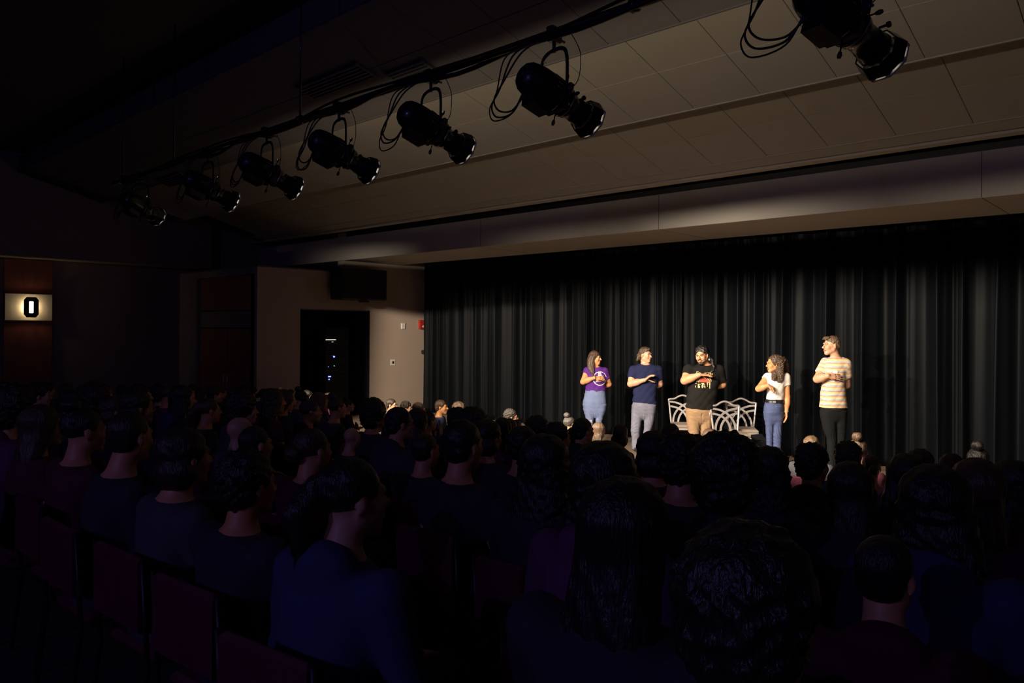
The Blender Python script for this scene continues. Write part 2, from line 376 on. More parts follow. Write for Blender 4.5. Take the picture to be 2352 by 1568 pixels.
# ------------------------------------------------------------------ figure pieces (shared by performers and audience)
def sdf_head(S, c, R, sc=1.0, jaw=1.0, smile=0, open_mouth=0):
    P = lambda x, y, z: np.array(c)+R@(np.array([x, y, z])*sc)
    E = lambda p, r, k=.02, sub=False: S.ell(P(*p), tuple(q*sc for q in r), R, k, sub)
    E((0, .014, .036), (.073, .090, .080)); E((0, -.032, -.03), (.056*jaw, .058, .072), .03)
    for q in (-1, 1):
        S.cap(P(q*.046*jaw, .0, -.05), P(q*.012*jaw, -.062, -.092), .020*sc, .018*sc, .025)
        E((q*.036, -.062, -.022), (.022, .022, .024), .02)
    E((0, -.066, -.094), (.022*jaw, .022, .018), .02)
    S.cap(P(-.034, -.077, .026), P(.034, -.077, .026), .013*sc, k=.014)
    S.cap(P(0, -.086, .014), P(0, -.112, -.022), .007*sc, .0115*sc, .008)
    for q in (-1, 1): E((q*.011, -.098, -.028), (.009, .011, .008), .006)
    for q in (-1, 1): E((q*.031, -.100, .004), (.017, .013, .011), .008, True)
    if open_mouth: E((0, -.1, -.062), (.013, .016, .010), .004, True)
    E((0, -.091, -.053), (.022, .010, .006), .006); E((0, -.089, -.068), (.018, .011, .007), .006)
    for q in (-1, 1): E((q*.076, .010, -.006), (.009, .018, .030), .008)
    return P
def sdf_hand(S, wr, u, n, v_sign=1, curl=.25, sc=1.0, thumb=.6, res_r=.0088, spread=.07, thumb_n=.3):
    u = np.array(u, float); u /= np.linalg.norm(u); n = np.array(n, float); n -= u*(n@u); n /= np.linalg.norm(n); v = np.cross(n, u)*v_sign
    wr = np.array(wr, float)
    for i in range(4):
        off = (i-1.5); kn = wr+u*(.088-.004*abs(off))*sc+v*off*.0195*sc
        S.cap(wr+v*off*.010*sc, kn, .0125*sc, .0105*sc, .012)
        dr = u+v*off*spread; dr /= np.linalg.norm(dr); p = kn; ang = 0
        for L in (.040, .028, .020):
            ang += curl; q = p+(dr*math.cos(ang)+n*math.sin(ang))*L*sc*(.92, 1.04, 1.0, .80)[i]
            S.cap(p, q, res_r*sc, res_r*.88*sc, .004); p = q
    p0 = wr+u*.022*sc-v*.016*sc; p1 = p0+(u*.62-v*thumb+n*thumb_n)*.045*sc; p2 = p1+(u*.8-v*thumb*.45+n*thumb_n*1.3)*.034*sc; p3 = p2+(u*.9-v*thumb*.1+n*thumb_n)*.022*sc
    S.cap(p0, p1, .0135*sc, .0115*sc, .01); S.cap(p1, p2, .0105*sc, .0095*sc, .004); S.cap(p2, p3, .0095*sc, .008*sc, .004)
def hair_noise(a=.004, f=70, g=14):
    return lambda x, y, z: a*np.sin(f*x+9*np.sin(g*z))*np.cos(f*y+5*z*1.0)+a*.5*np.sin(f*1.9*x+1.3+6*z)
def curl_noise(a=.009, f=95):
    return lambda x, y, z: a*np.sin(f*x+3*np.sin(41*z))*np.sin(f*y+1.7)*np.sin(f*z+2*np.sin(37*x))+a*.5*np.sin(1.9*f*z+40*y)*np.sin(2.1*f*x)
# ------------------------------------------------------------------ the setting: floor, walls, stage, ceiling
XL, XW, XR, YB, YR = -17.5, -13.9, 3.6, 12.4, -6.0      # left wall, wing wall, right wall, wall behind the curtain, rear wall
WY, WZ = 7.45, CZ+1.20                                  # front corner and height of the low wing
CEIL = CZ+3.35
def floor_z(y): return max(0.0, min(.65+.0867*3, .65-.0867*y))
def S_(o): o['kind'] = 'structure'; return o
def sbox(name, lo, hi, m, parent=None): o = MB().box(lo, hi).build(name, m, parent); return S_(o) if parent is None else o
# raked hall floor
mb = MB(); ys = [YR, -3.0, 0, 7.5, 9.0]
V = []; 
for y in ys: z = floor_z(y); V += [(XL, y, z), (XR, y, z), (XL, y, z-.25), (XR, y, z-.25)]
Fc = []
for i in range(len(ys)-1): a = i*4; Fc += [(a, a+1, a+5, a+4), (a+2, a+6, a+7, a+3), (a, a+4, a+6, a+2), (a+1, a+3, a+7, a+5)]
Fc += [(0, 2, 3, 1), (16, 17, 19, 18)]
S_(mb.add(V, Fc).build('floor', M['floor']))
STF = 8.25
st = MB().box((XL, STF, 0), (XR, YB, DECK), bev=.012).build('stage', M['stage']); S_(st)
MB().box((XL, STF-.03, DECK-.05), (XR, STF, DECK)).build('stage_nosing', M['black_paint'], st)
# ---- left wall, and the wing in front of it with a door facing the hall and the equipment alcove
aY0, aY1 = at_x(690, 708, XW).y, at_x(850, 713, XW).y; aZ = at_x(770, 711, XW).z
dX0, dX1 = at_y(452, 700, WY).x, at_y(584, 700, WY).x; dZ = at_y(520, 634, WY).z
T = .25
wall_left = sbox('wall_left', (XL-T, YR, 0), (XL, YB, CEIL), M['wall_dim'])
wl = MB()
wl.box((XW-T, WY, 0), (XW, aY0, WZ)); wl.box((XW-T, aY0, aZ), (XW, aY1, WZ)); wl.box((XW-T, aY0, 0), (XW, aY1, DECK)); wl.box((XW-T, aY1, 0), (XW, YB, WZ)); wl.box((XW-T, 9.5, WZ), (XW, YB, CEIL))
wall_wing = S_(wl.build('wall_wing', M['wall']))
wf = MB(); wf.box((XL, WY, 0), (dX0, WY+.2, WZ)); wf.box((dX0, WY, dZ), (XW-T, WY+.2, WZ)); wf.box((dX1, WY, 0), (XW-T, WY+.2, dZ))
S_(wf.build('wall_wing_front', M['wall_dim']))
sbox('wall_wing_top', (XL, WY, WZ), (XW, 9.6, WZ+.03), M['ceiling_dark'])
for lo_, hi_ in (((XW-1.9, aY0-.1, 0), (XW-1.8, aY1+.1, aZ+.1)), ((XW-1.8, aY0-.1, 0), (XW-T, aY0, aZ+.1)), ((XW-1.8, aY1, 0), (XW-T, aY1+.1, aZ+.1)), ((XW-1.8, aY0, aZ), (XW-T, aY1, aZ+.1)), ((XW-1.8, aY0, 0), (XW-T, aY1, DECK))): sbox('wall_alcove', lo_, hi_, M['black_paint'])  # inside coloured black to put the alcove's darkness into the colour
MB().box((XW-T, aY1-.012, DECK), (XW-.005, aY1, aZ)).build('alcove_jamb', M['black_paint'], wall_wing)  # black sheet on the jamb, shade put into its colour
# double doors in the wing
door = S_(empty('door_1', ((dX0+dX1)/2, WY, 0), 0)); dw = (dX1-dX0)/2
MB().box((-dw, .14, 0), (dw, .18, dZ)).build('backing', M['black_paint'], door)
for q in (-1, 1):
    leaf = MB().box((min(q*.01, q*(dw-.03)), .08, .005), (max(q*.01, q*(dw-.03)), .13, 2.25), bev=.004).build('door_leaf', M['wood_red'], door)
    MB().tube([(q*.08, .08, 1.0), (q*.08, .04, 1.0), (q*.08, .04, 1.25), (q*.08, .08, 1.25)], .012).build('door_handle', M['metal'], leaf)
MB().box((-dw, .08, 2.28), (dw, .13, 2.62)).build('transom_rail', M['wall_dim'], door); MB().box((-dw, .08, 2.65), (dw, .13, dZ)).build('transom_panel', M['wood_red'], door)
# reddish wood pilaster behind the sconce
pY0, pY1 = at_x(8, 700, XL).y, at_x(119, 700, XL).y
S_(MB().box((XL, pY0, floor_z(3)), (XL+.035, pY1, at_x(60, 596, XL).z)).build('trim_1', M['wood_red']))
# other walls
sbox('wall_back', (XL-T, YB, 0), (XR+T, YB+.25, CEIL), M['black_paint'])
sbox('wall_right', (XR, YR, 0), (XR+T, YB, CEIL), M['wall_dim'])
sbox('wall_rear', (XL-T, YR-T, 0), (XR+T, YR, CEIL), M['wall_dim'])
# ---- ceiling deck, bulkhead over the left wall, header over the stage
ceiling = sbox('ceiling', (XL-T, YR-T, CEIL), (XR+T, YB+.25, CEIL+.2), M['ceiling_dark'])
bz = at_x(30, 592, XL).z
sbox('trim_2', (XL, YR, bz), (XL+.55, WY+.5, CEIL), M['wall_dim'])
HZ = CZ+1.46; HY0, HY1 = 9.45, 11.0
header = S_(MB().box((XL, HY0, HZ), (XR, HY1, CZ+1.97), bev=.006).build('wall_header', M['plaster']))
# vertical board joints on the header, recessed dark strips
for x in (-9.6, -5.9, -1.83, 1.0): MB().box((x-.004, HY0-.0015, HZ+.005), (x+.004, HY0+.002, CZ+1.965)).build('board_joint', M['ceiling_dark'], header); MB().box((x-.004, HY0+.01, HZ-.0015), (x+.004, HY1-.01, HZ+.002)).build('board_joint', M['ceiling_dark'], header)
sbox('trim_3', (XL, HY0+.10, CZ+1.97), (XR, HY1, CEIL), M['black_paint'])       # dark track recess above the header
sbox('trim_4', (XL, 9.10, CZ+2.045), (XR, 9.27, CZ+2.16), M['plaster'])        # lip in front of the recess
sbox('trim_5', (XL, 9.27, CZ+2.14), (XR, HY0+.2, CZ+2.2), M['black_paint'])
# ---- three stepped acoustic ceilings, each falling towards the stage, laid with square tiles
SL = math.atan(.268); ca, sa = math.cos(SL), math.sin(SL)
tile_me = MB().box((-.3625, -.3725, 0), (.3625, .3725, .018), bev=.003).mesh('ceiling_tile'); tile_me.materials.append(M['tile'])
tile_shaded_me = tile_me.copy(); tile_shaded_me.materials.clear(); tile_shaded_me.materials.append(M['tile_shaded'])
def panel(y1, z1, rows, dark, seam_x=-2.515):
    # plane z = z1 + (y1-y)*.268 ; tiles hang 18 mm under a backing board
    L = rows*.752/1.0
    y0 = y1-L*ca
    pl = lambda y, up=0: (y, z1+(y1-y)*.268+up)
    V = []
    for (yy, up) in ((y0, .018), (y1, .018), (y1, .30), (y0, .30)):
        a = pl(yy, up); V += [(XL+.55, a[0], a[1]), (XR, a[0], a[1])]
    b = MB().add(V, [(0, 1, 3, 2), (2, 3, 5, 4), (4, 5, 7, 6), (6, 7, 1, 0), (0, 2, 4, 6), (1, 7, 5, 3)])
    b.build('ceiling_backing', M['ceiling_dark'], ceiling)
    MB().box((XL+.55, y1-.004, z1-.01), (XR, y1+.02, z1+.33)).build('ceiling_fascia', M['tile_shaded' if dark else 'tile'], ceiling)
    n0 = int(math.floor((XL+.6-seam_x)/.73)); n1 = int(math.ceil((XR-.1-seam_x)/.73))
    for j in range(rows):
        s0 = (rows-j-.5)*.752
        yc = y1-s0*ca; zc = z1+s0*sa
        for i in range(n0, n1):
            x = seam_x+(i+.5)*.73
            if x+.36 > XR or x-.36 < XL+.55: continue
            t = bpy.data.objects.new('ceiling_tile', tile_shaded_me if dark else tile_me); COL.objects.link(t); t.parent = ceiling; t.location = (x, yc, zc); t.rotation_euler = (-SL, 0, 0)
panel(8.83, CZ+2.13, 2, 0)
panel(7.05, CZ+2.32, 2, 0)
panel(5.52, CZ+2.56, 2, 1)  # rear panel, its shade painted into the tiles
MB().add([(XL+.55, 8.835, CZ+2.13), (XR, 8.835, CZ+2.13), (XR, 9.06, CZ+2.07), (XL+.55, 9.06, CZ+2.07), (XL+.55, 8.835, CZ+2.3), (XR, 8.835, CZ+2.3), (XR, 9.06, CZ+2.3), (XL+.55, 9.06, CZ+2.3)], [(3, 2, 1, 0), (4, 5, 6, 7), (0, 1, 5, 4), (1, 2, 6, 5), (2, 3, 7, 6), (3, 0, 4, 7)]).build('ceiling_border', M['tile'], ceiling)

# ------------------------------------------------------------------ things on the left wall
def on_wall(px, py, wx=XW): p = at_x(px, py, wx); return Vector((wx, p.y, p.z))
# sconce
a = on_wall(10, 703, XL); b_ = on_wall(118, 703, XL); zt = on_wall(64, 675, XL).z; zb = on_wall(64, 736, XL).z; yc = on_wall(67, 703, XL).y; zc = (zt+zb)/2
sc_ = empty('wall_sconce', (XL+.035, yc, zc), 0, 'lit wall sconce with dark octagonal shade on cream plate', 'wall lamp')
MB().box((0, a.y-yc, zb-zc), (.02, b_.y-yc, zt-zc), bev=.004).build('back_plate', M['plate'], sc_)
hw, hh = .130, .205
oc = [(hw, hh-.06), (hw-.05, hh), (-hw+.05, hh), (-hw, hh-.06), (-hw, -hh+.06), (-hw+.05, -hh), (hw-.05, -hh), (hw, -hh+.06)]
sl = [(.040, .110), (.028, .118), (-.028, .118), (-.040, .110), (-.040, -.110), (-.028, -.118), (.028, -.118), (.040, -.110)]
V = []; 
for x in (.105, .120):
    V += [(x, y, z) for y, z in oc]+[(x, y, z) for y, z in sl]
Fc = []
for i in range(8):
    j = (i+1) % 8
    Fc += [(i, i+8, j+8, j), (16+i, 16+j, 24+j, 24+i), (i, j, 16+j, 16+i), (8+i, 24+i, 24+j, 8+j)]
MB().add(V, Fc).build('octagonal_shade', M['black_paint'], sc_)
M['lamp_glow'] = mat('lamp_glow', (.9, .85, .7), .5, emit=(1, .86, .60), estr=2.6, var=.01)
MB().box((.070, -.055, -.14), (.084, .055, .14), bev=.006).build('glowing_diffuser', M['lamp_glow'], sc_)
for q in (-1, 1): MB().tube([(.018, 0, q*.15), (.107, 0, q*.15)], .006).build('bracket', M['black_paint'], sc_)
for dy in (-.045, .045): add_light('sconce_light', 'POINT', (XL+.035+.055, yc+dy, zc), SCONCE_W, (1, .80, .5), shadow_soft_size=.02)
# small wall devices on the lit wall
def wallbox(name, px0, py0, px1, py1, depth, m, label, cat, bev=.003):
    p0 = on_wall(px0, py1); p1 = on_wall(px1, py0); e = empty(name, (XW, (p0.y+p1.y)/2, (p0.z+p1.z)/2), 0, label, cat)
    hy, hz = abs(p1.y-p0.y)/2, (p1.z-p0.z)/2
    return e, hy, hz, MB().box((0, -hy, -hz), (depth, hy, hz), bev=bev)
e, hy, hz, mb = wallbox('wall_sensor', 921, 742, 929, 755, .03, None, 'small plain white sensor box high on the lit wall', 'sensor'); mb.build('casing', M['plate_white'], e); MB().box((.0295, -hy*.5, -hz*.2), (.032, hy*.5, hz*.0)).build('vent', M['plaster'], e)
e, hy, hz, mb = wallbox('light_switch', 897, 825, 907, 839, .012, None, 'white switch plate with dark centre on the lit wall', 'switch'); mb.build('plate', M['plate_white'], e); MB().box((.010, -hy*.38, -hz*.42), (.020, hy*.38, hz*.42), bev=.002).build('rocker', M['black_paint'], e)
e, hy, hz, mb = wallbox('fire_alarm', 961, 735, 979, 755, .07, None, 'red fire alarm strobe beside the curtain edge', 'fire alarm'); mb.build('casing', M['red_device'], e); MB().ell((.07, 0, -hz*.45), (.03, hy*.55, hz*.28)).build('strobe_lens', M['glass'], e)
# loudspeaker hung over the alcove
p0 = on_wall(747, 688); p1 = on_wall(858, 624)
spk = empty('wall_speaker', (XW, (p0.y+p1.y)/2, p0.z), 0, 'large black loudspeaker hung above the dark equipment alcove', 'speaker')
hy = (p1.y-p0.y)/2*.92; hz = p1.z-p0.z
MB().box((.12, -hy, .0), (.55, hy, hz), bev=.02).build('cabinet', M['black_paint'], spk)
gr = MB().box((.55, -hy+.03, .03), (.57, hy-.03, hz-.03), bev=.006).build('grille', M['cable'], spk)
MB().box((.0, -.06, hz*.4), (.13, .06, hz*.6)).build('wall_bracket', M['metal'], spk)
MB().box((.46, -.10, -.05), (.57, .10, -.012), bev=.01).build('badge_plate', M['chair_frame'], spk)
MB().tube([(.5, 0, -.03), (.5, 0, .01)], .01).build('badge_bolt', M['metal'], spk)
# rack of amplifiers in the alcove
rp = at_x(765, 850, XW-.55); rack = empty('equipment_rack', (XW-.62, rp.y, DECK), 0, 'black amplifier rack with tiny blue and white lights in the alcove', 'rack')
MB().box((-.3, -.30, 0), (.22, .30, 1.95), bev=.01).build('cabinet', M['black_paint'], rack)
blue_led = mat('blue_led', (.1, .1, .8), .5, emit=(.12, .14, 1), estr=6, var=.01); white_led = mat('white_led', (.8, .8, .7), .5, emit=(1, .95, .75), estr=1.1, var=.01); green_led = mat('green_led', (.1, .6, .5), .5, emit=(.1, .8, .5), estr=1.5, var=.01)
for k in range(9): MB().box((.22, -.27, .12+k*.2), (.235, .27, .29+k*.2), bev=.004).build('rack_unit', M['fixture'], rack)
def led(px, py, w_, h_, m):
    p = at_x(px, py, XW-.62+.24); q = p-Vector((XW-.62, rp.y, DECK)); MB().box((.232, q.y-w_/2, q.z-h_/2), (.242, q.y+w_/2, q.z+h_/2)).build('indicator_light', m, rack)
led(760, 780, .26, .012, white_led); led(764, 785, .05, .006, white_led); led(752, 808, .12, .004, M['metal']); led(767.5, 819, .035, .030, blue_led); led(768, 840, .014, .018, green_led); led(754, 842, .012, .010, blue_led); led(757, 864.5, .065, .025, blue_led); led(756, 871, .022, .022, blue_led)
tray = MB().box((XW-T+.02, aY0+.05, aZ-.02), (XW-.02, aY1-.05, aZ)).build('alcove_lintel', M['ceiling_dark'], wall_wing)

# ------------------------------------------------------------------ stage curtain: seven pleated panels on a track
CY = 11.32; cz0, cz1 = DECK+.015, CZ+1.72
cuts = [at_y(px, 900, CY).x for px in (975, 1216, 1398, 1560, 1752, 1905, 2215)]+[.6, 3.4]
clabels = ['black pleated curtain panel at the far left beside the lit wall', 'black pleated curtain panel behind the woman in purple', 'black pleated curtain panel behind the man in navy', 'black pleated curtain panel behind the chairs and bearded man',
           'black pleated curtain panel behind the curly-haired woman', 'black pleated curtain panel behind the striped-shirt man', 'black pleated curtain panel at the right edge of frame', 'black pleated curtain panel far right beyond the frame']
cr_ = np.random.default_rng(11)
for i in range(8):
    x0, x1 = cuts[i]-(.04 if i else 0), cuts[i+1]+.06
    L = x1-x0; n = int(L/.011); xs = np.linspace(0, L, n); zs = np.concatenate([np.linspace(cz0, cz0+.2, 3), np.linspace(cz0+.45, cz1-.3, 9), np.linspace(cz1-.12, cz1, 3)])
    # irregular pleats: phase advances at a varying rate
    rate = 2*PI/.40*np.exp(.42*np.interp(xs, np.linspace(0, L, 13), cr_.normal(0, 1, 13)))
    ph = np.cumsum(rate)*(xs[1]-xs[0]); amp = .080*(1+.45*np.interp(xs, np.linspace(0, L, 11), cr_.normal(0, .8, 11)))
    wob = cr_.normal(0, 1, 4)
    V = []
    edge = np.clip(np.minimum(xs, L-xs)/.05, 0, 1)
    for z in zs:
        t = (z-cz0)/(cz1-cz0); k = 1-.30*t
        sh = .35*np.sin(1.7*t+wob[0])+.25*np.sin(xs*3+wob[1])*(1-t)
        y = amp*k*(2.3*np.abs(np.sin((ph+sh)/2))**.85-1.1+.26*np.abs(np.sin(1.27*ph+1.1+wob[2]))+.05*np.sin(3.3*ph+wob[3]))+.03*np.sin(xs*2.2+wob[1])
        y = y*1.0+(1-edge)*.05+(.03 if i % 2 else -.0)
        V.append(np.stack([x0+xs, CY+y, np.full(n, z)], 1))
    V = np.concatenate(V); m_ = len(zs)
    idx = np.arange(m_*n).reshape(m_, n); Fq = np.stack([idx[:-1, :-1], idx[:-1, 1:], idx[1:, 1:], idx[1:, :-1]], -1).reshape(-1, 4)
    me = mesh_np('stage_curtain', V, Fq, True); o = link('stage_curtain', me, None, M['curtain']); md = o.modifiers.new('thickness', 'SOLIDIFY'); md.thickness = .006; md.offset = 1
    tag(o, clabels[i], 'curtain', 'black stage curtain panels')
tr_ = MB().box((XW+.05, CY-.05, cz1), (3.5, CY+.05, cz1+.06)).build('curtain_track', M['black_paint']); tag(tr_, 'black curtain track running under the stage ceiling', 'curtain rail')
for x in (-12, -8, -4, 0, 3): MB().tube([(x, CY, cz1+.05), (x, CY, CEIL+.02)], .012).build('track_hanger', M['black_paint'], tr_)
br = on_wall(975, 808); e = empty('curtain_bracket', (XW, br.y-.05, br.z), 0, 'small black bracket holding the curtain edge to the wall', 'bracket')
MB().box((0, -.05, -.045), (.10, .05, .045), bev=.008).build('block', M['black_paint'], e); MB().tube([(.08, 0, 0), (.35, .03, 0)], .008).build('arm', M['metal'], e)
# ceiling vents
def vent(px, py, zoff, nsl, w_, label):
    for d in np.arange(2, 14, .01):
        p = at(px, py, float(d))
        zp = CZ+2.56+(5.52-p.y)*.268
        if p.z >= zp-.01: break
    e = empty('ceiling_vent', p, 0, label, 'vent'); e.rotation_euler = (-SL, 0, 0)
    MB().box((-w_, -.14, -.005), (w_, .14, .03)).build('backing', M['black_paint'], e)
    for k in range(nsl): y = -.12+.24*k/(nsl-1); MB().box((-w_, y-.009, -.022), (w_, y+.009, -.004)).build('slat', M['tile_shaded'], e)
    for q in (-1, 1): MB().box((q*w_-.012, -.15, -.024), (q*w_+.012, .15, .0)).build('frame', M['tile_shaded'], e)
vent(950, 168, 0, 6, .3, 'slatted ceiling vent beyond the pipe above the middle spotlights')
vent(770, 188, 0, 6, .6, 'long slatted ceiling vent left of the smaller slatted vent')
vent(402, 412, 0, 5, .5, 'slatted ceiling vent nearest the far left end of the pipe')

# ------------------------------------------------------------------ lighting pipe with seven stage spotlights
pipe = MB().tube([(-10.2, PIPE_Y, PIPE_Z), (XR-.02, PIPE_Y, PIPE_Z)], .0265, 14).build('lighting_pipe', M['fixture']); tag(pipe, 'long black lighting pipe hung across the ceiling with spotlights on it', 'pipe')
for x in (-9.9, -8.4, -5.8, -2.35, -.1, 2.5):
    MB().tube([(x, PIPE_Y, PIPE_Z), (x, PIPE_Y, CEIL+.02)], .010).build('hanger_rod', M['fixture'], pipe); MB().tube([(x-.02, PIPE_Y, PIPE_Z), (x+.02, PIPE_Y, PIPE_Z)], .04, 12).build('hanger_clamp', M['fixture'], pipe)
pts = [(x, PIPE_Y+.035*math.sin(x*3.1), PIPE_Z-.025+.018*math.sin(x*5.3)) for x in np.arange(-9.9, 3.4, .16)]
cb = MB().tube(pts, .016, 8).build('cable_bundle', M['cable']); tag(cb, 'black cable bundle strapped wavily along the lighting pipe', 'cable')
pts = [(x, PIPE_Y-.04+.02*math.sin(x*4.1+1), PIPE_Z+.012+.025*math.sin(x*2.3)) for x in np.arange(-9.8, 3.4, .16)]
cb = MB().tube(pts, .010, 8).build('signal_cable', M['cable']); tag(cb, 'thin black cable lying on top of the lighting pipe', 'cable')
slabels = ['black stage spotlight nearest the camera, at the top right', 'black stage spotlight second from the right, hanging over the left of stage view', 'black stage spotlight third from the right, near the ceiling vent',
           'black stage spotlight in the middle of the row of seven', 'black stage spotlight third from the left end of the pipe', 'black stage spotlight second from the left end of the pipe', 'black stage spotlight at the far left end, darkest of the row']
def spotlight(i, sx, yaw, el, L):
    root = empty('stage_spotlight', (sx, PIPE_Y, PIVOT_Z), 0, slabels[i], 'spotlight', 'stage spotlights on the pipe')
    u = spot_dir(yaw, el); q = u.to_track_quat('Z', 'Y'); 
    side = Vector((math.cos(math.radians(yaw)), -math.sin(math.radians(yaw)), 0)); up = side.cross(u); up.normalize()
    if up.z < 0: up = -up
    R4 = Matrix((( side.x, up.x, u.x, 0), (side.y, up.y, u.y, 0), (side.z, up.z, u.z, 0), (0, 0, 0, 1)))   # local z = beam
    dz = PIPE_Z-PIVOT_Z; F1 = M['fixture']
    # clamp, yoke
    cl = MB(); cl.box((-.025, -.045, dz-.06), (.025, .045, dz+.035), bev=.008); cl.tube([(0, 0, dz-.12), (0, 0, dz-.04)], .012); cl.build('pipe_clamp', F1, root)
    MB().tube([(0, .045, dz-.03), (0, .10, dz-.03)], .008).build('clamp_bolt', F1, root)
    yk = MB(); hw = .125; a0 = side*hw; h = dz-.115
    path = [side*-hw+Vector((0, 0, 0)), side*-hw+Vector((0, 0, h-.07)), side*(-hw+.05)+Vector((0, 0, h)), side*(hw-.05)+Vector((0, 0, h)), side*hw+Vector((0, 0, h-.07)), side*hw]
    yk.tube(smooth_path(path, 5), .017, 4, up=u.cross(side).normalized() if False else Vector((u.x, u.y, 0)).normalized(), flat=.25*4/4); yk.build('yoke', F1, root)
    # housing profile along the beam (radius, distance from the pivot)
    r0 = -.25
    hs = MB().lathe([(.012, r0-.014), (.045, r0-.010), (.072, r0+.004), (.092, r0+.030), (.102, r0+.07), (.108, r0+.12), (.110, r0+.20), (.104, r0+.235), (.110, r0+.24), (.110, r0+.258), (.096, r0+.262)], 26, R4).build('lamp_housing', F1, root)
    MB().lathe([(.02, r0-.016), (.032, r0-.014), (.034, r0-.002), (.03, r0+.002)], 18, R4).build('rear_cap', F1, hs)
    for k in range(9):
        a = PI*.5-1.1+k*.275-1.3; c, s_ = math.cos(a), math.sin(a)
        mb = MB(); mb.tube([R4@Vector((c*.111, s_*.111, r0+.19)), R4@Vector((c*.109, s_*.109, r0+.235))], .0022, 5); mb.build('cooling_fin', M['fixture_rim'] if k in (3, 4, 5) else F1, hs)
    lc = MB().box((-.055, -.150, r0+.07), (.055, -.06, r0+.25), R4, bev=.020).build('lamp_base', F1, root)
    sh_ = MB().box((-.088, -.088, r0+.262), (.088, .088, r0+.335), R4, bev=.022).build('shutter_housing', F1, root)
    for (sx_, sy_) in ((1, 0), (0, 1), (0, -1)):
        p0 = R4@Vector((sx_*.085, sy_*.085, r0+.30)); p1 = R4@Vector((sx_*.150, sy_*.150, r0+.305)); p2 = R4@Vector((sx_*.175, sy_*.175, r0+.306))
        m = MB(); m.tube([p0, p1], .004, 6); m.tube([p1-(p2-p1)*.3, p1+(p2-p1)*.4, p2], [.008, .012, .008], 8); m.build('shutter_handle', F1, root)
    ring_ = MB().lathe([(.089, r0+.338), (.093, r0+.340), (.093, r0+.346), (.089, r0+.348)], 26, R4, cap=False); ring_.build('bright_ring', M['fixture_rim'], root)
    e0 = L-.25
    MB().lathe([(.086, r0+.336), (.086, r0+.37), (.074, r0+.385), (.072, e0-.16), (.076, e0-.155), (.076, e0-.13), (.083, e0-.10), (.085, e0-.05), (.080, e0-.05), (.070, e0-.11)], 26, R4, cap=False).build('lens_barrel', F1, root)
    for q_ in (-1, 1):
        k0 = R4@Vector((q_*.085, .02, e0-.20 if L > .5 else e0-.18)); k1 = R4@Vector((q_*.125, .02, e0-.20)); m = MB(); m.tube([k0, k1], .006, 8); m.tube([k1, k1+(k1-k0)*.3], .014, 10); m.build('focus_knob', F1, root)
        k0 = side*q_*.115; m = MB(); m.tube([side*q_*.09, side*q_*.165], .007, 8); m.tube([side*q_*.142+Vector((0, 0, -.03)), side*q_*.150+Vector((0, 0, .035))], [.006, .013], 8); m.build('tilt_knob', F1, root)
    MB().lathe([(.001, e0-.088), (.040, e0-.082), (.066, e0-.088), (.069, e0-.094)], 24, R4, cap=False).build('lens', M['glass'], root)
    # gel frame holder: open posts with a front plate whose inner faces catch the beam
    for t in range(8):
        an = PI/8+t*PI/4; c, s_ = math.cos(an)*.092, math.sin(an)*.092
        MB().box((c-.013, s_-.013, e0-.024), (c+.013, s_+.013, e0-.006), R4).build('holder_post', F1, root)
    V = []; n = 8
    for (rad, z) in ((.075, e0-.006), (.118, e0-.006), (.118, e0+.004), (.075, e0+.004)):
        for t in range(n): an = PI/8+t*PI/4; V.append(R4@Vector((math.cos(an)*rad, math.sin(an)*rad, z)))
    Fc = [(r_*n+t, r_*n+(t+1) % n, ((r_+1) % 4)*n+(t+1) % n, ((r_+1) % 4)*n+t) for r_ in range(4) for t in range(n)]
    MB().add(V, Fc).build('front_plate', M['fixture_inner'] , root)
    V = [R4@Vector((math.cos(PI/8+t*PI/4)*rad, math.sin(PI/8+t*PI/4)*rad, z)) for (rad, z) in ((.098, e0-.085), (.116, e0-.022), (.121, e0-.020), (.104, e0-.088)) for t in range(n)]
    MB().add(V, Fc).build('gel_frame_holder', F1, root)
    # cables looping from the pipe to the rear
    rear = R4@Vector((0, -.08, r0+.10))
    rn = random.Random(i+5)
    for k in range(3):
        st_ = Vector((-.10-.07*k, -.01, dz-.02)); dn = .10-.035*k-rn.random()*.04
        pts = smooth_path([st_, st_+Vector((-.12, -.05, -.07)), Vector((-.33-.03*k, -.10, dn+.06)), Vector((-.37-.02*k, -.14, dn-.05)), Vector((-.30-.02*k, -.17, dn-.14)), Vector((-.17, -.19, dn-.17+.02*k)), rear+Vector((-.03, -.03, -.01+.015*k)), rear], 7)
        MB().tube(pts, .0058 if k < 2 else .0045, 6).build('power_cable', M['cable'], root)
    sf = smooth_path([Vector((.10, .03, dz-.01)), Vector((.17, .04, dz-.15)), Vector((.15, .05, dz-.30)), side*.10+Vector((0, .05, .02)), side*.09+Vector((0, .02, -.02))], 7)
    MB().tube(sf, .0028, 5).build('safety_cable', M['cable'], root)
for i, (sx, yaw, el, L, *_) in enumerate(SPOTS): spotlight(i, sx, yaw, el, L)

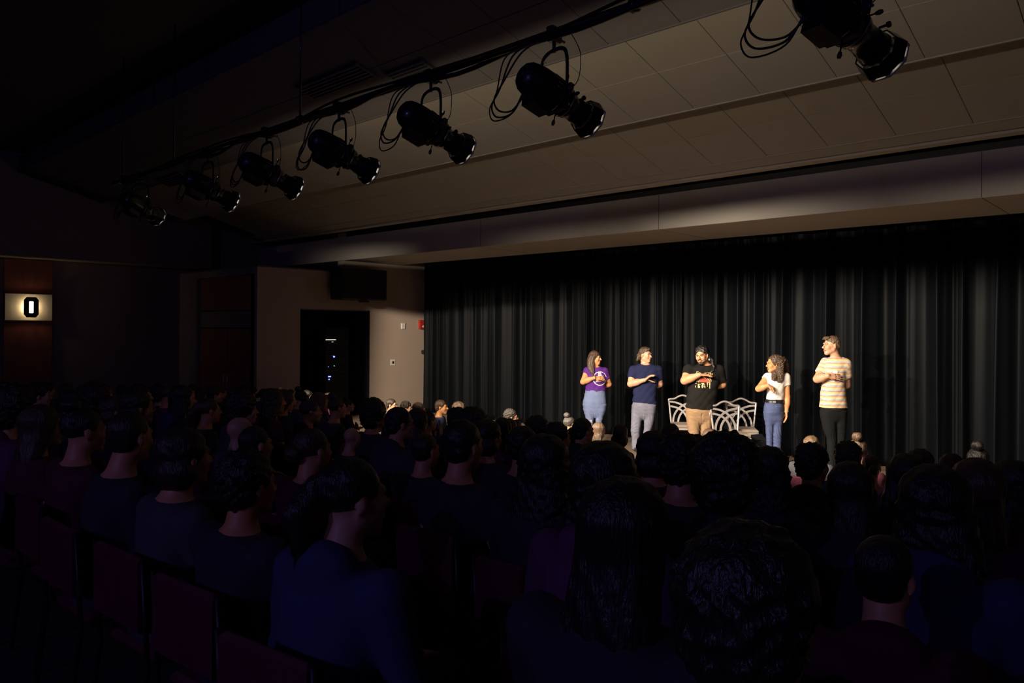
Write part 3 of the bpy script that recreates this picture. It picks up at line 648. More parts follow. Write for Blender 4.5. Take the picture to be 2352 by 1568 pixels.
# ------------------------------------------------------------------ silver chairs on the stage
def stage_chair(px, d, rz, label):
    b = at(px, 762, d); root = empty('banquet_chair', (b.x, b.y, DECK), rz, label, 'chair', 'silver banquet chairs on the stage')
    mt = M['metal']; tilt = lambda x, z: Vector((x, .215+.10*(z-.42), z))      # faces local -Y, the back leans away
    wb, wt, zb_, zt_ = .185, .225, .42, .815
    e = lambda x, z: tilt(x*(wb+(wt-wb)*(z-zb_)/(zt_-zb_)), z)
    top = [e(-1, zt_-.03), e(-.97, zt_), e(-.6, zt_+.008), e(-.3, zt_+.045), e(0, zt_+.065), e(.3, zt_+.045), e(.6, zt_+.008), e(.97, zt_), e(1, zt_-.03)]
    MB().tube(smooth_path([e(-1, zb_), e(-1, .65)]+top+[e(1, .65), e(1, zb_)], 4), .0155, 8).build('back_frame', mt, root)
    MB().tube([e(-1, zb_+.012), e(1, zb_+.012)], .0115, 8).build('lower_rail', mt, root)
    H = zt_-zb_
    for q in (-1, 1):
        for (ax, az) in ((1.84, .90), (1.42, .71)):
            pts = [e(q*(-1+ax*math.cos(t)), zb_+H*az*math.sin(t)) for t in np.linspace(0, PI/2, 13)]
            MB().tube(pts, .0205, 4, flat=.45, up=(0, 1, 0)).build('arched_bar', mt, root)
    MB().box((-.20, -.21, .40), (.20, .20, .455), bev=.018).build('seat_cushion', M['seat_vinyl'], root)
    MB().box((-.205, -.215, .375), (.205, .205, .402)).build('seat_frame', mt, root)
    for q in (-1, 1):
        MB().tube([(q*.185, -.20, .38), (q*.19, -.215, 0)], .0125, 8).build('leg', mt, root)
        MB().tube([e(q, zb_+.01), (q*.185, .20, .36), (q*.185, .245, 0)], .0125, 8).build('leg', mt, root)
stage_chair(1574, 11.95, YAW-.10, 'silver chair half hidden behind the bearded man in black')
stage_chair(1682, 10.95, YAW+.12, 'silver chair with arched back, front one of the overlapping pair')
stage_chair(1708, 11.45, YAW-.18, 'silver chair with arched back, rear one of the overlapping pair')
p = at(1744, 995, 11.0); mo = empty('floor_monitor', (p.x, p.y, DECK), YAW+.5, 'black floor monitor between the silver chairs and curly-haired woman', 'speaker')
m = MB(); V = [(-.2, -.17, 0), (.2, -.17, 0), (.2, .17, 0), (-.2, .17, 0), (-.2, -.15, .16), (.2, -.15, .16), (.2, .14, .40), (-.2, .14, .40)]
m.add(V, [(3, 2, 1, 0), (4, 5, 6, 7), (0, 1, 5, 4), (1, 2, 6, 5), (2, 3, 7, 6), (3, 0, 4, 7)]); m.build('cabinet', M['black_paint'], mo)
n_ = Vector((0, -.24, .29)).normalized(); c = Vector((0, -.01, .285)); ux = Vector((1, 0, 0)); uy = Vector((0, .29, .24)).normalized()
m = MB(); m.tube([c+n_*.006+ux*.075*a+uy*.06*b for a, b in ((-1, -1), (1, -1), (1, 1), (-1, 1))], .006, 4, closed=True); m.build('badge_frame', M['chair_frame'], mo)
# ------------------------------------------------------------------ the five performers on the stage
def attr_mesh_shape(me, V, fn, name):
    a = me.attributes.new(name, 'FLOAT', 'POINT'); a.data.foreach_set('value', fn(V).astype(np.float32))

def sphere_eye(P, R, q, sc, parent):
    m = MB(); c = P(q*.031, -.0768, .003); m.ell((0, 0, 0), (.0115*sc, .0115*sc, .0078*sc), 14, 10)
    o = m.build('eye', [M['eye_white'], M['iris']], parent, loc=Vector(c))
    look = R@np.array([0, -1, 0])
    for p in o.data.polygons:
        if Vector(p.center).normalized().dot(Vector(look)) > .74: p.material_index = 1
    return o
def face_bits(P, R, sc, parent, brow_mat, mouth='closed', brow_r=.0035):
    for q in (-1, 1):
        sphere_eye(P, R, q, sc, parent)
        m = MB(); m.tube([P(q*.016, -.0945, .0205), P(q*.030, -.0935, .0265), P(q*.046, -.083, .0225)], [brow_r*1.2*sc, brow_r*sc, brow_r*.6*sc], 6)
        m.build('eyebrow', brow_mat, parent)
    m = MB()
    if mouth == 'smile':
        m.tube([P(-.026, -.087, -.050), P(-.012, -.100, -.0585), P(.012, -.100, -.0585), P(.026, -.087, -.050)], .0035*sc, 6); m.build('upper_lip', M['lip'], parent)
        m = MB(); m.tube([P(-.023, -.087, -.055), P(0, -.0985, -.0615), P(.023, -.087, -.055)], .0055*sc, 6); m.build('teeth', M['teeth'], parent)
        m = MB(); m.tube([P(-.022, -.086, -.059), P(0, -.099, -.070), P(.022, -.086, -.059)], .0038*sc, 6); m.build('lower_lip', M['lip'], parent)
    elif mouth == 'open':
        m.tube([P(0+.017*math.cos(t), -.096-.003*math.sin(t)**2+.004*abs(math.cos(t)), -.062+.013*math.sin(t)) for t in np.linspace(0, 2*PI, 13)[:-1]], .0036*sc, 6, closed=True)
        m.build('lips', M['lip'], parent)
        m = MB(); m.ell(P(0, -.092, -.062), (.013*sc, .013*sc, .010*sc), 10, 6); m.build('mouth', M['iris'], parent)
    else:
        m.tube([P(-.023, -.089, -.0585), P(-.008, -.1005, -.056), P(.008, -.1005, -.056), P(.023, -.089, -.0585)], .0040*sc, 6)
        m.tube([P(-.019, -.0885, -.062), P(0, -.0985, -.066), P(.019, -.0885, -.062)], .0040*sc, 6)
        m.build('lips', M['lip'], parent)

def project_print(shirt_V, shirt_Q, shapes, name, material, parent, off=.0045, tori=None):
    bv = BVHTree.FromPolygons([tuple(v) for v in shirt_V.tolist()], [tuple(q) for q in shirt_Q.tolist()])
    mb = MB()
    for quad in shapes:         # quads in x, z; laid onto the shirt's front
        vs = []
        for (x, z) in quad:
            h = bv.ray_cast(Vector((x, -.6, z)), Vector((0, 1, 0)))
            if h[0] is None: vs = None; break
            vs.append(Vector((x, h[0].y-off, z)))
        if vs: mb.add(vs+[v+Vector((0, off*.8, 0)) for v in vs], [(0, 1, 2, 3), (7, 6, 5, 4), (0, 4, 5, 1), (1, 5, 6, 2), (2, 6, 7, 3), (3, 7, 4, 0)])
    if mb.v: mb.build(name, material, parent)
def rect(x0, z0, x1, z1, nx=1):
    out = []
    for i in range(nx): a = x0+(x1-x0)*i/nx; b = x0+(x1-x0)*(i+1)/nx; out.append([(a, z0), (b, z0), (b, z1), (a, z1)])
    return out
def ring(cx, cz, r0, r1, a0, a1, n=24, sx=1.0):
    out = []
    for i in range(n):
        t0 = a0+(a1-a0)*i/n; t1 = a0+(a1-a0)*(i+1)/n
        out.append([(cx+r*math.cos(t)*sx, cz+r*math.sin(t)) for r, t in ((r0, t0), (r1, t0), (r1, t1), (r0, t1))])
    return out
def shoes(parent, pts, material):
    for (x, y, yaw, s) in pts:
        m = MB(); R4 = Matrix.Translation((x, y, 0)) @ Matrix.Rotation(yaw, 4, 'Z') @ Matrix.Scale(s, 4)
        rows = [(-.17, .012, .03, .035), (-.15, .036, .03, .05), (-.08, .046, .035, .065), (0, .042, .045, .085), (.05, .040, .055, .10), (.09, .036, .055, .10), (.115, .018, .05, .09)]
        n = 14; V = []
        for (yy, hw, zc, h) in rows:
            for i in range(n): a = 2*PI*i/n; V.append((hw*math.cos(a), yy, max(.002, h*.5+h*.5*math.sin(a))))
        Fc = [(j*n+i, (j+1)*n+i, (j+1)*n+(i+1) % n, j*n+(i+1) % n) for j in range(len(rows)-1) for i in range(n)]
        Fc += [tuple(range(n)), tuple((len(rows)-1)*n+i for i in reversed(range(n)))]
        m.add([R4 @ Vector(v) for v in V], Fc, True); m.build('shoe', material, parent)

HB = .0055                      # voxel of the bodies
def performer(D):
    d, px0, oy, ox, s = D['d'], D['px0'], D['oy'], D['ox'], D['s']
    k = d/F
    X = lambda zx: (ox+zx/s-px0)*k
    H_ = HOR+(px0-1176)*math.sin(ROLL); Z = lambda zy: (CZ-DECK)-(oy+zy/s-H_)*k
    W = lambda p: (X(p[0]), p[2], Z(p[1]))
    base = at(px0, 762, d); root = empty('person', (base.x, base.y, DECK), YAW, D['label'], 'person', 'improv performers standing on the stage')
    hr = D['head']; sc = hr['sc']; R = rotz(math.radians(hr['yaw']))@roty(math.radians(hr.get('roll', 0)))@rotx(math.radians(hr.get('nod', 0)))
    hc = np.array(W(hr['c']))
    # --- body
    S = SDF((-.50, -.40, -.01), (.50, .32, hc[2]+.17), HB)
    P = sdf_head(S, hc, R, sc, D.get('jaw', 1), open_mouth=(D['mouth'] == 'open'))
    nb = np.array(W(D['neck'])); S.cap(P(0, .022, -.05), nb+np.array([0, .01, -.02]), D['nr'], D['nr']*1.12, .03)
    rows = [(Z(r[0]), (X(r[1])+X(r[2]))/2, r[4] if len(r) > 4 else 0, max(.02, (X(r[2])-X(r[1]))/2-.016), max(.02, r[3]-.016)) for r in D['torso']]
    S.loft(rows, .03)
    for arm in D['arms']:
        sh, el, wr = (np.array(W(p)) for p in arm['pts']); ra, re, rw = arm['r']
        S.cap(sh, el, ra, re*1.0, .03); S.cap(el, el+(wr-el)*.45, re*1.0, re*.98, .02); S.cap(el+(wr-el)*.3, wr, re*.98, rw, .03)
        if arm.get('hand'): h = arm['hand']; sdf_hand(S, wr+np.array(h.get('o', (0, 0, 0))), h['u'], h['n'], h.get('v', 1), h.get('curl', .2), h.get('sc', 1.0), h.get('thumb', .6), spread=h.get('spread', .07), thumb_n=h.get('tn', .3))
    for leg in D['legs']:
        rows = [(Z(r[0]), (X(r[1])+X(r[2]))/2, r[3] if len(r) > 3 else 0, max(.03, (X(r[2])-X(r[1]))/2*.72), max(.03, (X(r[2])-X(r[1]))/2*.72)) for r in leg]
        S.loft(rows, .03)
        S.cap((rows[-1][1], rows[-1][2], rows[-1][0]+.03), (rows[-1][1], rows[-1][2]-.04, .045), .030, .022, .02)
    me = S.mesh('body'); body = link('body', me, root, M[D['skin']])
    face_bits(P, R, sc, root, M[D.get('brow', 'hair_dark')], D['mouth'], D.get('brow_r', .0035))
    # --- shirt
    S = SDF((-.50, -.30, Z(D['torso'][-1][0])-.03), (.50, .32, nb[2]+.12), .006)
    rows = [(Z(r[0]), (X(r[1])+X(r[2]))/2, r[4] if len(r) > 4 else 0, (X(r[2])-X(r[1]))/2, r[3]) for r in D['torso']]
    S.loft(rows, .02)
    for arm in D['arms']:
        sh, el, wr = (np.array(W(p)) for p in arm['pts']); ra = arm['r'][0]
        S.cap(sh, el, ra+.010, arm['r'][1]+.020, .04, cut=arm['sleeve'])
    fa = D.get('fold', .003)
    zh_ = Z(D['hem']); wv = lambda t: 1-2*np.abs(np.sin(t))
    S.noise(lambda x, y, z: fa*np.sin(24*x+11*z+3*np.sin(9*z))*np.sin(17*z+6*x+D['seed'])+fa*1.3*wv(19*x+9*z+D['seed']+2*np.sin(7*z))*np.exp(-(z-zh_)/.22)+fa*.8*wv(14*x-21*z+D['seed']*2+1.5*np.sin(11*x)))
    S.cap(nb+np.array([0, -.03, .05]), nb+np.array([0, .0, -.02]), D['nr']+.028, D['nr']+.010, .008, True)
    S.plane((D.get('hem_tilt', 0), 0, -1), (0, 0, Z(D['hem'])))
    me = S.mesh('shirt'); SV, SQ = S.V, S.Q; shirt = link('shirt', me, root, M[D['shirt']] if D['shirt'] in M else D['shirt'])
    m = MB(); c = nb+np.array([0, -.012, -.012]); rr = D['nr']+.018
    nrm = []
    # neckline ribbing laid on the edge of the collar
    bv = BVHTree.FromPolygons([tuple(v) for v in SV.tolist()], [tuple(q) for q in SQ.tolist()])
    for i in range(28):
        a = 2*PI*i/28; q = Vector((c[0]+rr*math.cos(a), c[1]+rr*math.sin(a), c[2]+.3)); h = bv.ray_cast(q, Vector((0, 0, -1)))
        nrm.append(Vector((q.x, q.y, (h[0].z if h[0] is not None else c[2])+.001)))
    m.tube(nrm, .0055, 6, closed=True); m.build('collar', M.get(D.get('collar', D['shirt'])) or M['white_cotton'], root)
    # --- trousers
    S = SDF((-.42, -.25, .015), (.42, .25, Z(D['pants_top'])+.03), .0065)
    prow = [(Z(r[0]), (X(r[1])+X(r[2]))/2, 0, (X(r[2])-X(r[1]))/2, r[3]) for r in D['hips']]
    zb, _, _, w3, w4 = prow[-1]; prow += [(zb-.03, prow[-1][1], 0, w3*.97, w4*.96), (zb-.07, prow[-1][1], 0, w3*.86, w4*.86), (zb-.11, prow[-1][1], 0, w3*.66, w4*.66), (zb-.14, prow[-1][1], 0, w3*.4, w4*.4)]; prow = [(a, b, c, e-.004, g-.002) for a, b, c, e, g in prow]; S.loft(prow, .022, 2.1)
    for leg in D['legs']:
        rows = [(Z(r[0]), (X(r[1])+X(r[2]))/2, r[3] if len(r) > 3 else 0, (X(r[2])-X(r[1]))/2-.001, float(np.interp(Z(leg[0][0])-Z(r[0]), [0, .16], [D['hips'][-1][3]*.98, min((X(r[2])-X(r[1]))/2*1.1, .095)]))) for r in leg]
        S.loft(rows, .016)
    S.noise(lambda x, y, z: .002*np.sin(50*z+26*x+D['seed']+3*np.sin(20*z))*np.sin(25*x+9*z)+.0016*np.sin(85*z+15*np.sin(12*x)+4*np.sin(17*z))*(z < .6))
    if D.get('crease'):         # dark gap between the legs
        cx, z0, z1 = D['crease']; S.cap((X(cx), -.13, Z(z0)), (X(cx), -.115, Z(z1)), .006, .012, .015, True)
    S.plane((0, 0, 1), (0, 0, Z(D['pants_top'])))
    me = S.mesh('trousers'); PV, PQ = S.V, S.Q; tr = link('trousers', me, root, M[D['pants']])
    shoes(root, D['shoes'], M[D['shoe']])
    return dict(root=root, P=P, R=R, hc=hc, sc=sc, X=X, Z=Z, W=W, nb=nb, SV=SV, SQ=SQ, PV=PV, PQ=PQ, shirt=shirt, D=D)

def hair_sdf(Q, lo, hi, fn, noise, material, h=.0055, name='hair', cutface=True, face=(0, -.088, -.048), fr=(.064, .062, .096)):
    S = SDF(tuple(Q['hc']+np.array(lo)), tuple(Q['hc']+np.array(hi)), h)
    fn(S)
    if noise is not None: S.noise(noise)
    if cutface: S.ell(Q['P'](*face), tuple(q*Q['sc'] for q in fr), Q['R'], .012, True)
    return link(name, S.mesh(name), Q['root'], M[material])
def capE(S, Q, p, r, k=.02): S.ell(Q['P'](*p), tuple(q*Q['sc'] for q in r), Q['R'], k)

# ---- 1: woman in the purple shirt
D1 = dict(seed=1, d=12.13, px0=1366, ox=1300, oy=760, s=5.228, label='woman in purple T-shirt with white ring print and ripped light jeans', skin='skin_tan',
    head=dict(c=(352, 322, -.01), sc=.93, yaw=62, roll=0, nod=4), jaw=.92, mouth='smile', neck=(358, 432, 0), nr=.047, shirt='purple', pants='denim_light', shoe='shoe_white', fold=.002,
    torso=[(418, 320, 400, .05), (432, 288, 430, .075), (450, 252, 470, .092), (480, 243, 485, .10), (540, 240, 482, .115), (610, 240, 478, .115), (680, 242, 476, .10), (722, 240, 478, .10)], hem=716, pants_top=706,
    arms=[dict(pts=[(258, 478, .0), (205, 608, -.06), (335, 552, -.155)], r=(.052, .043, .026), sleeve=.28, hand=dict(u=(1, -.02, -.05), n=(.1, 1, -.6), v=-1, curl=.12, sc=.92, thumb=.55)),
          dict(pts=[(470, 478, .0), (528, 640, .05), (450, 668, .13)], r=(.050, .040, .026), sleeve=.52, hand=dict(u=(-1, .1, .0), n=(0, 1, .2), curl=.3, sc=.9))],
    hips=[(700, 238, 478, .10), (760, 226, 484, .115), (850, 206, 490, .125), (900, 208, 490, .115), (940, 214, 486, .10)],
    legs=[[(880, 208, 352), (960, 222, 352), (1030, 238, 345), (1100, 250, 335), (1200, 252, 322), (1300, 258, 318), (1395, 268, 312)],
          [(880, 348, 490), (960, 356, 476), (1030, 362, 452), (1100, 362, 438), (1200, 366, 428), (1300, 370, 422), (1395, 372, 414)]],
    crease=(352, 940, 1150), shoes=[(-.10, -.02, .15, .9), (.08, -.02, -.1, .9)])
Q = performer(D1); P = Q['P']
def f1(S):
    capE(S, Q, (0, .020, .042), (.082, .098, .085))
    X, Z = Q['X'], Q['Z']
    S.loft([(Z(535), X(322), -.125, .012, .012), (Z(500), X(312), -.115, .03, .025), (Z(455), X(300), -.085, .055, .045), (Z(400), X(300), -.03, .066, .075), (Z(340), X(305), -.005, .066, .085), (Z(290), X(330), .0, .07, .09)], .03)
    S.loft([(Z(470), X(300), .06, .05, .03), (Z(400), X(305), .06, .065, .045), (Z(300), X(335), .04, .075, .06)], .03)
hair_sdf(Q, (-.17, -.18, -.42), (.16, .17, .16), f1, hair_noise(.0022, 120, 6), 'hair_brown', face=(.012, -.092, -.03), fr=(.060, .064, .092))
X, Z = Q['X'], Q['Z']
cx, cz, r = X(402), Z(565), 84*D1['d']/F/5.228
sh = ring(cx, cz, r-.011, r, math.radians(-165), math.radians(-12), 22)+ring(cx, cz, r-.010, r, math.radians(12), math.radians(52), 8)+ring(cx, cz, r-.011, r, math.radians(60), math.radians(152), 14)
for part in (sh[:22], sh[22:30], sh[30:]): project_print(Q['SV'], Q['SQ'], part, 'shirt_ring_print', M['print_white'], Q['root'])
g = []
def zq(a, b, c, d_): return rect(X(a), Z(d_), X(c), Z(b))
for q in ((380, 489, 410, 494), (380, 489, 385, 530), (405, 489, 410, 530), (380, 506, 410, 511), (378, 526, 420, 531), (393, 489, 398, 530), (415, 505, 420, 531), (420, 531, 445, 536), (440, 531, 445, 552), (420, 548, 445, 553)): g += zq(*q)
project_print(Q['SV'], Q['SQ'], g, 'shirt_print_tower', M['print_white'], Q['root'])
g = zq(350, 601, 466, 612)
for i, x in enumerate((356, 371, 387, 404, 431, 449)):
    g += zq(x, 578+(i % 2)*2, x+4, 603)+zq(x+8, 578, x+12, 603)+(zq(x, 578, x+12, 583) if i != 3 else zq(x, 588, x+12, 592))
project_print(Q['SV'], Q['SQ'], g, 'shirt_print_lettering', M['print_white'], Q['root'])
m = MB(); c = np.array(Q['W']((343, 553, -.158))); m.tube([c+np.array([0, .030*math.cos(t), .030*math.sin(t)]) for t in np.linspace(0, 2*PI, 17)[:-1]], .004, 6, closed=True); m.build('wristband', M['black_cotton'], Q['root'])
g = []
rr = random.Random(3)           # rips over the knee: skin and white threads
for i in range(9):
    z0 = 1062+i*13; a = 258+rr.random()*8; b = 318-rr.random()*16; g += zq(a, z0, b, z0+7)
project_print(Q['PV'], Q['PQ'], g, 'knee_rip', M['print_white'], Q['root'])
g = []
for i in range(7): z0 = 1068+i*15; g += zq(266+rr.random()*10, z0, 310-rr.random()*20, z0+6)
project_print(Q['PV'], Q['PQ'], g, 'bare_knee', M['skin_tan'], Q['root'], .003)
project_print(Q['PV'], Q['PQ'], zq(372, 1050, 392, 1053)+zq(430, 1048, 444, 1052), 'knee_rip', M['print_white'], Q['root'])
project_print(Q['PV'], Q['PQ'], zq(350, 712, 374, 720), 'waist_button', M['shoe_dark'], Q['root'])

# ---- 2: man in the navy shirt
D2 = dict(seed=2, d=11.96, px0=1483, ox=1300, oy=760, s=5.228, label='man with swept-back brown hair in navy T-shirt and faded jeans', skin='skin_fair',
    head=dict(c=(955, 288, -.01), sc=1.02, yaw=42, nod=2), mouth='closed', neck=(952, 402, 0), nr=.056, shirt='navy', pants='denim_faded', shoe='shoe_dark', brow='hair_brown', fold=.003,
    torso=[(385, 905, 1005, .06), (400, 862, 1050, .085), (425, 812, 1105, .105), (460, 792, 1130, .115), (540, 800, 1112, .125), (640, 832, 1098, .125), (750, 814, 1086, .115), (820, 810, 1086, .115), (872, 808, 1090, .115)], hem=862, hem_tilt=-.08, pants_top=852,
    arms=[dict(pts=[(812, 470, .0), (772, 632, -.07), (925, 578, -.19)], r=(.062, .050, .030), sleeve=.58, hand=dict(u=(.72, -.1, .62), n=(.62, .1, -.78), v=1, curl=.30, sc=1.0, thumb=.25, tn=1.25)),
          dict(pts=[(1112, 465, .0), (1140, 640, .06), (1060, 668, .15)], r=(.060, .047, .030), sleeve=.66, hand=dict(u=(-1, 0, 0), n=(0, 1, .2), curl=.3))],
    hips=[(845, 812, 1084, .11), (880, 803, 1083, .12), (930, 798, 1083, .12), (960, 798, 1080, .11)],
    legs=[[(890, 800, 948), (1000, 791, 930), (1100, 791, 905), (1200, 785, 893), (1300, 800, 888), (1420, 800, 888)],
          [(890, 938, 1084), (1000, 940, 1070), (1100, 944, 1055), (1170, 945, 1035), (1250, 930, 1000), (1370, 918, 985), (1420, 918, 990)]],
    crease=(942, 960, 1250), shoes=[(-.14, -.03, .2, 1.05), (.02, -.03, -.15, 1.05)])
Q = performer(D2); P = Q['P']
def f2(S):
    capE(S, Q, (0, .024, .050), (.080, .092, .080)); capE(S, Q, (0, -.03, .088), (.055, .055, .035))
    capE(S, Q, (-.045, .07, -.02), (.045, .05, .07)); capE(S, Q, (.03, .075, -.03), (.05, .045, .07))
    S.cap(P(-.072, .03, .01), P(-.085, .085, -.075), .024, .020, .02); S.cap(P(-.085, .07, -.06), P(-.11, .075, -.085), .018, .012, .01); S.cap(P(.06, .06, 0), P(.085, .055, -.10), .024, .014, .02)
hair_sdf(Q, (-.2, -.17, -.22), (.2, .19, .17), f2, hair_noise(.004, 70, 18), 'hair_brown', face=(0, -.100, -.035), fr=(.066, .066, .098))

# ---- 3: man in the black printed shirt
D3 = dict(seed=3, d=11.3, px0=1612, ox=1300, oy=760, s=5.228, label='bearded smiling man with long black hair in black printed T-shirt and khaki trousers', skin='skin_warm',
    head=dict(c=(1622, 290, -.05), sc=1.13, yaw=-34, roll=-4, nod=10), jaw=1.12, mouth='smile', neck=(1672, 405, -.01), nr=.064, shirt='black_cotton', pants='khaki', shoe='shoe_dark', brow='hair_black', brow_r=.005, fold=.0035,
    torso=[(388, 1615, 1735, .07), (405, 1560, 1790, .10), (440, 1500, 1830, .125), (490, 1462, 1850, .14), (560, 1470, 1850, .15), (660, 1480, 1835, .165), (740, 1466, 1815, .17), (840, 1458, 1795, .165), (940, 1450, 1792, .155)], hem=930, hem_tilt=-.06, pants_top=918,
    arms=[dict(pts=[(1480, 465, .0), (1412, 592, -.09), (1565, 512, -.225)], r=(.075, .058, .034), sleeve=.50, hand=dict(u=(1, -.05, -.02), n=(.1, .25, -1), v=1, curl=.16, sc=1.06, thumb=.5, tn=.6)),
          dict(pts=[(1838, 470, .0), (1890, 640, .04), (1770, 655, .14)], r=(.078, .058, .034), sleeve=.80, hand=dict(u=(-1, 0, 0), n=(0, 1, .2), curl=.3))],
    hips=[(905, 1450, 1786, .14), (960, 1447, 1786, .145), (1010, 1448, 1780, .13)],
    legs=[[(960, 1447, 1620), (1050, 1452, 1618), (1120, 1460, 1612), (1190, 1475, 1605), (1400, 1490, 1600), (1520, 1490, 1600)],
          [(960, 1612, 1786), (1050, 1618, 1768), (1120, 1620, 1752), (1190, 1620, 1740), (1400, 1635, 1740), (1520, 1640, 1745)]],
    crease=(1616, 985, 1250), shoes=[(-.1, -.03, .2, 1.05), (.13, -.03, -.2, 1.05)])
Q = performer(D3); P = Q['P']
def f3(S):
    capE(S, Q, (0, .026, .050), (.087, .100, .086)); capE(S, Q, (0, .11, .03), (.038, .04, .045))
    for (a, b, r0, r1) in (((.05, .05, 0), (.105, .07, -.10), .034, .026), ((.105, .07, -.10), (.13, .03, -.17), .026, .024), ((.13, .03, -.17), (.12, -.03, -.22), .022, .02), ((.06, .08, -.04), (.07, .09, -.18), .035, .03), ((.12, -.03, -.22), (.145, -.035, -.20), .014, .008), ((-.05, .07, -.03), (-.07, .06, -.16), .03, .022)):
        S.cap(P(*a), P(*b), r0, r1, .02)
hair_sdf(Q, (-.2, -.2, -.33), (.28, .25, .18), f3, hair_noise(.004, 70, 26), 'hair_black', face=(0, -.100, -.028), fr=(.070, .070, .100))
def fb(S):
    Pp = Q['P']; s_ = Q['sc']
    S.cap(Pp(-.050, -.045, -.065), Pp(-.018, -.090, -.098), .010, .012, .02); S.cap(Pp(.052, -.035, -.065), Pp(.018, -.090, -.098), .016, .015, .02); S.ell(Pp(0, -.088, -.094), (.026, .020, .018), Q['R'], .02)
    S.cap(Pp(.056, -.01, -.03), Pp(.052, -.035, -.065), .010, .014, .01)
hair_sdf(Q, (-.13, -.17, -.2), (.13, .1, .0), fb, hair_noise(.0015, 150, 60), 'hair_black', name='beard', cutface=False, h=.004)
m = MB(); m.tube([P(-.022, -.102, -.044), P(0, -.108, -.040), P(.022, -.102, -.044)], .0045, 6); m.build('moustache', M['hair_black'], Q['root'])
m = MB(); m.ell(P(.094, .0, -.062), (.010, .010, .015), 10, 8); m.build('earring', M['print_white'], Q['root'])
X, Z = Q['X'], Q['Z']
# print in gold and red; zoom pixels 13.07 per photo pixel from (1560, 785)
x3 = lambda a: X((1560+a/13.07-1300)*5.228); z3 = lambda b: Z((785+b/13.07-760)*5.228)
def q3(a, b, c, d_): return rect(x3(a), z3(d_), x3(c), z3(b), 2)
g = []
for (a, b, c, e) in ((465, 880, 480, 915), (490, 872, 520, 884), (815, 890, 828, 965), (828, 890, 850, 903), (850, 903, 862, 930), (828, 925, 850, 938), (870, 890, 884, 970), (884, 890, 905, 902), (884, 925, 900, 936), (884, 958, 908, 970), (915, 890, 928, 930), (925, 930, 940, 975), (700, 905, 712, 950), (730, 900, 742, 950), (760, 900, 790, 912)): g += q3(a, b, c, e)
project_print(Q['SV'], Q['SQ'], g, 'shirt_print_lettering', M['print_gold'], Q['root'])
rx = (x3(860)-x3(510))/2; cx = x3(685); cz = z3(1190)
g = ring(cx, cz, rx*.0+.001, rx*.92, .05, PI-.05, 24, 1.0)
g = [[(x, cz+(z-cz)*.78) for x, z in q] for q in g]
project_print(Q['SV'], Q['SQ'], g, 'shirt_print_red_dome', M['print_red'], Q['root'])
g = [[(x, cz+(z-cz)*.80) for x, z in q] for q in ring(cx, cz, rx*.92, rx*1.02, -.05, PI+.05, 24)]
for t in (.25, .45, .63, .82, 2.2, 2.4, 2.6, 2.8, 3.0):
    a, b = rx*1.12, rx*1.30; dx, dz = math.cos(t), math.sin(t)*.82; n = (-math.sin(t)*.006, math.cos(t)*.006)
    g.append([(cx+dx*a+n[0], cz+dz*a+n[1]), (cx+dx*a-n[0], cz+dz*a-n[1]), (cx+dx*b-n[0], cz+dz*b-n[1]), (cx+dx*b+n[0], cz+dz*b+n[1])])
for (a, b, c, e) in ((430, 1290, 445, 1345), (440, 1215, 462, 1240), (500, 1235, 530, 1355), (530, 1290, 555, 1355), (540, 1235, 570, 1260), (600, 1210, 680, 1240), (605, 1270, 640, 1355), (620, 1240, 650, 1270), (660, 1300, 710, 1325), (685, 1325, 712, 1355), (655, 1255, 700, 1275), (755, 1190, 790, 1250), (770, 1250, 782, 1320), (825, 1190, 860, 1270), (832, 1270, 852, 1372), (795, 1180, 825, 1200)): g += q3(a, b, c, e)
project_print(Q['SV'], Q['SQ'], g, 'shirt_print_figures', M['print_gold'], Q['root'])
m = MB(); c = Q['W']((1690, 955, -.165)); m.tube([np.array(c)+np.array(o) for o in ((0, 0, 0), (.012, -.004, -.03), (.004, -.006, -.06), (.016, -.004, -.075))], .006, 6); m.build('key_ring', M['metal'], Q['root'])

# ---- 4: woman in the white shirt
D4 = dict(seed=4, d=10.7, px0=1783, ox=1640, oy=740, s=4.9, label='woman with long curly dark hair in white top and blue belted jeans', skin='skin_tan',
    head=dict(c=(668, 470, -.02), sc=.98, yaw=-80, nod=3), jaw=.94, mouth='open', neck=(702, 575, 0), nr=.048, shirt='white_cotton', pants='denim_mid', shoe='shoe_dark', fold=.002,
    torso=[(560, 665, 745, .05), (572, 628, 790, .075), (595, 606, 820, .095), (640, 602, 822, .115), (700, 606, 792, .12), (770, 607, 786, .11), (830, 601, 786, .10), (875, 598, 787, .10)], hem=866, pants_top=872,
    arms=[dict(pts=[(618, 620, .05), (498, 748, -.03), (568, 700, -.16)], r=(.050, .042, .028), sleeve=.20, hand=dict(u=(.80, -.1, -.42), n=(-.2, .5, -.85), v=-1, curl=.62, sc=.95, thumb=.5)),
          dict(pts=[(806, 612, -.03), (824, 840, -.02), (806, 1000, -.05)], r=(.050, .041, .027), sleeve=.40, hand=dict(u=(-.03, -.1, -1), n=(-1, .1, 0), curl=.25, sc=.92))],
    hips=[(862, 598, 782, .10), (905, 578, 784, .115), (960, 569, 784, .125), (1010, 566, 782, .12), (1045, 568, 780, .10)],
    legs=[[(1010, 567, 680), (1150, 585, 672), (1250, 595, 667), (1350, 599, 664), (1480, 602, 662), (1585, 602, 664)],
          [(1010, 662, 782), (1150, 668, 770), (1250, 667, 766), (1350, 669, 762), (1480, 674, 758), (1585, 676, 756)]],
    crease=(668, 1060, 1350), shoes=[(-.10, -.03, -.5, .92), (.02, -.03, -.3, .92)])
Q = performer(D4); P = Q['P']
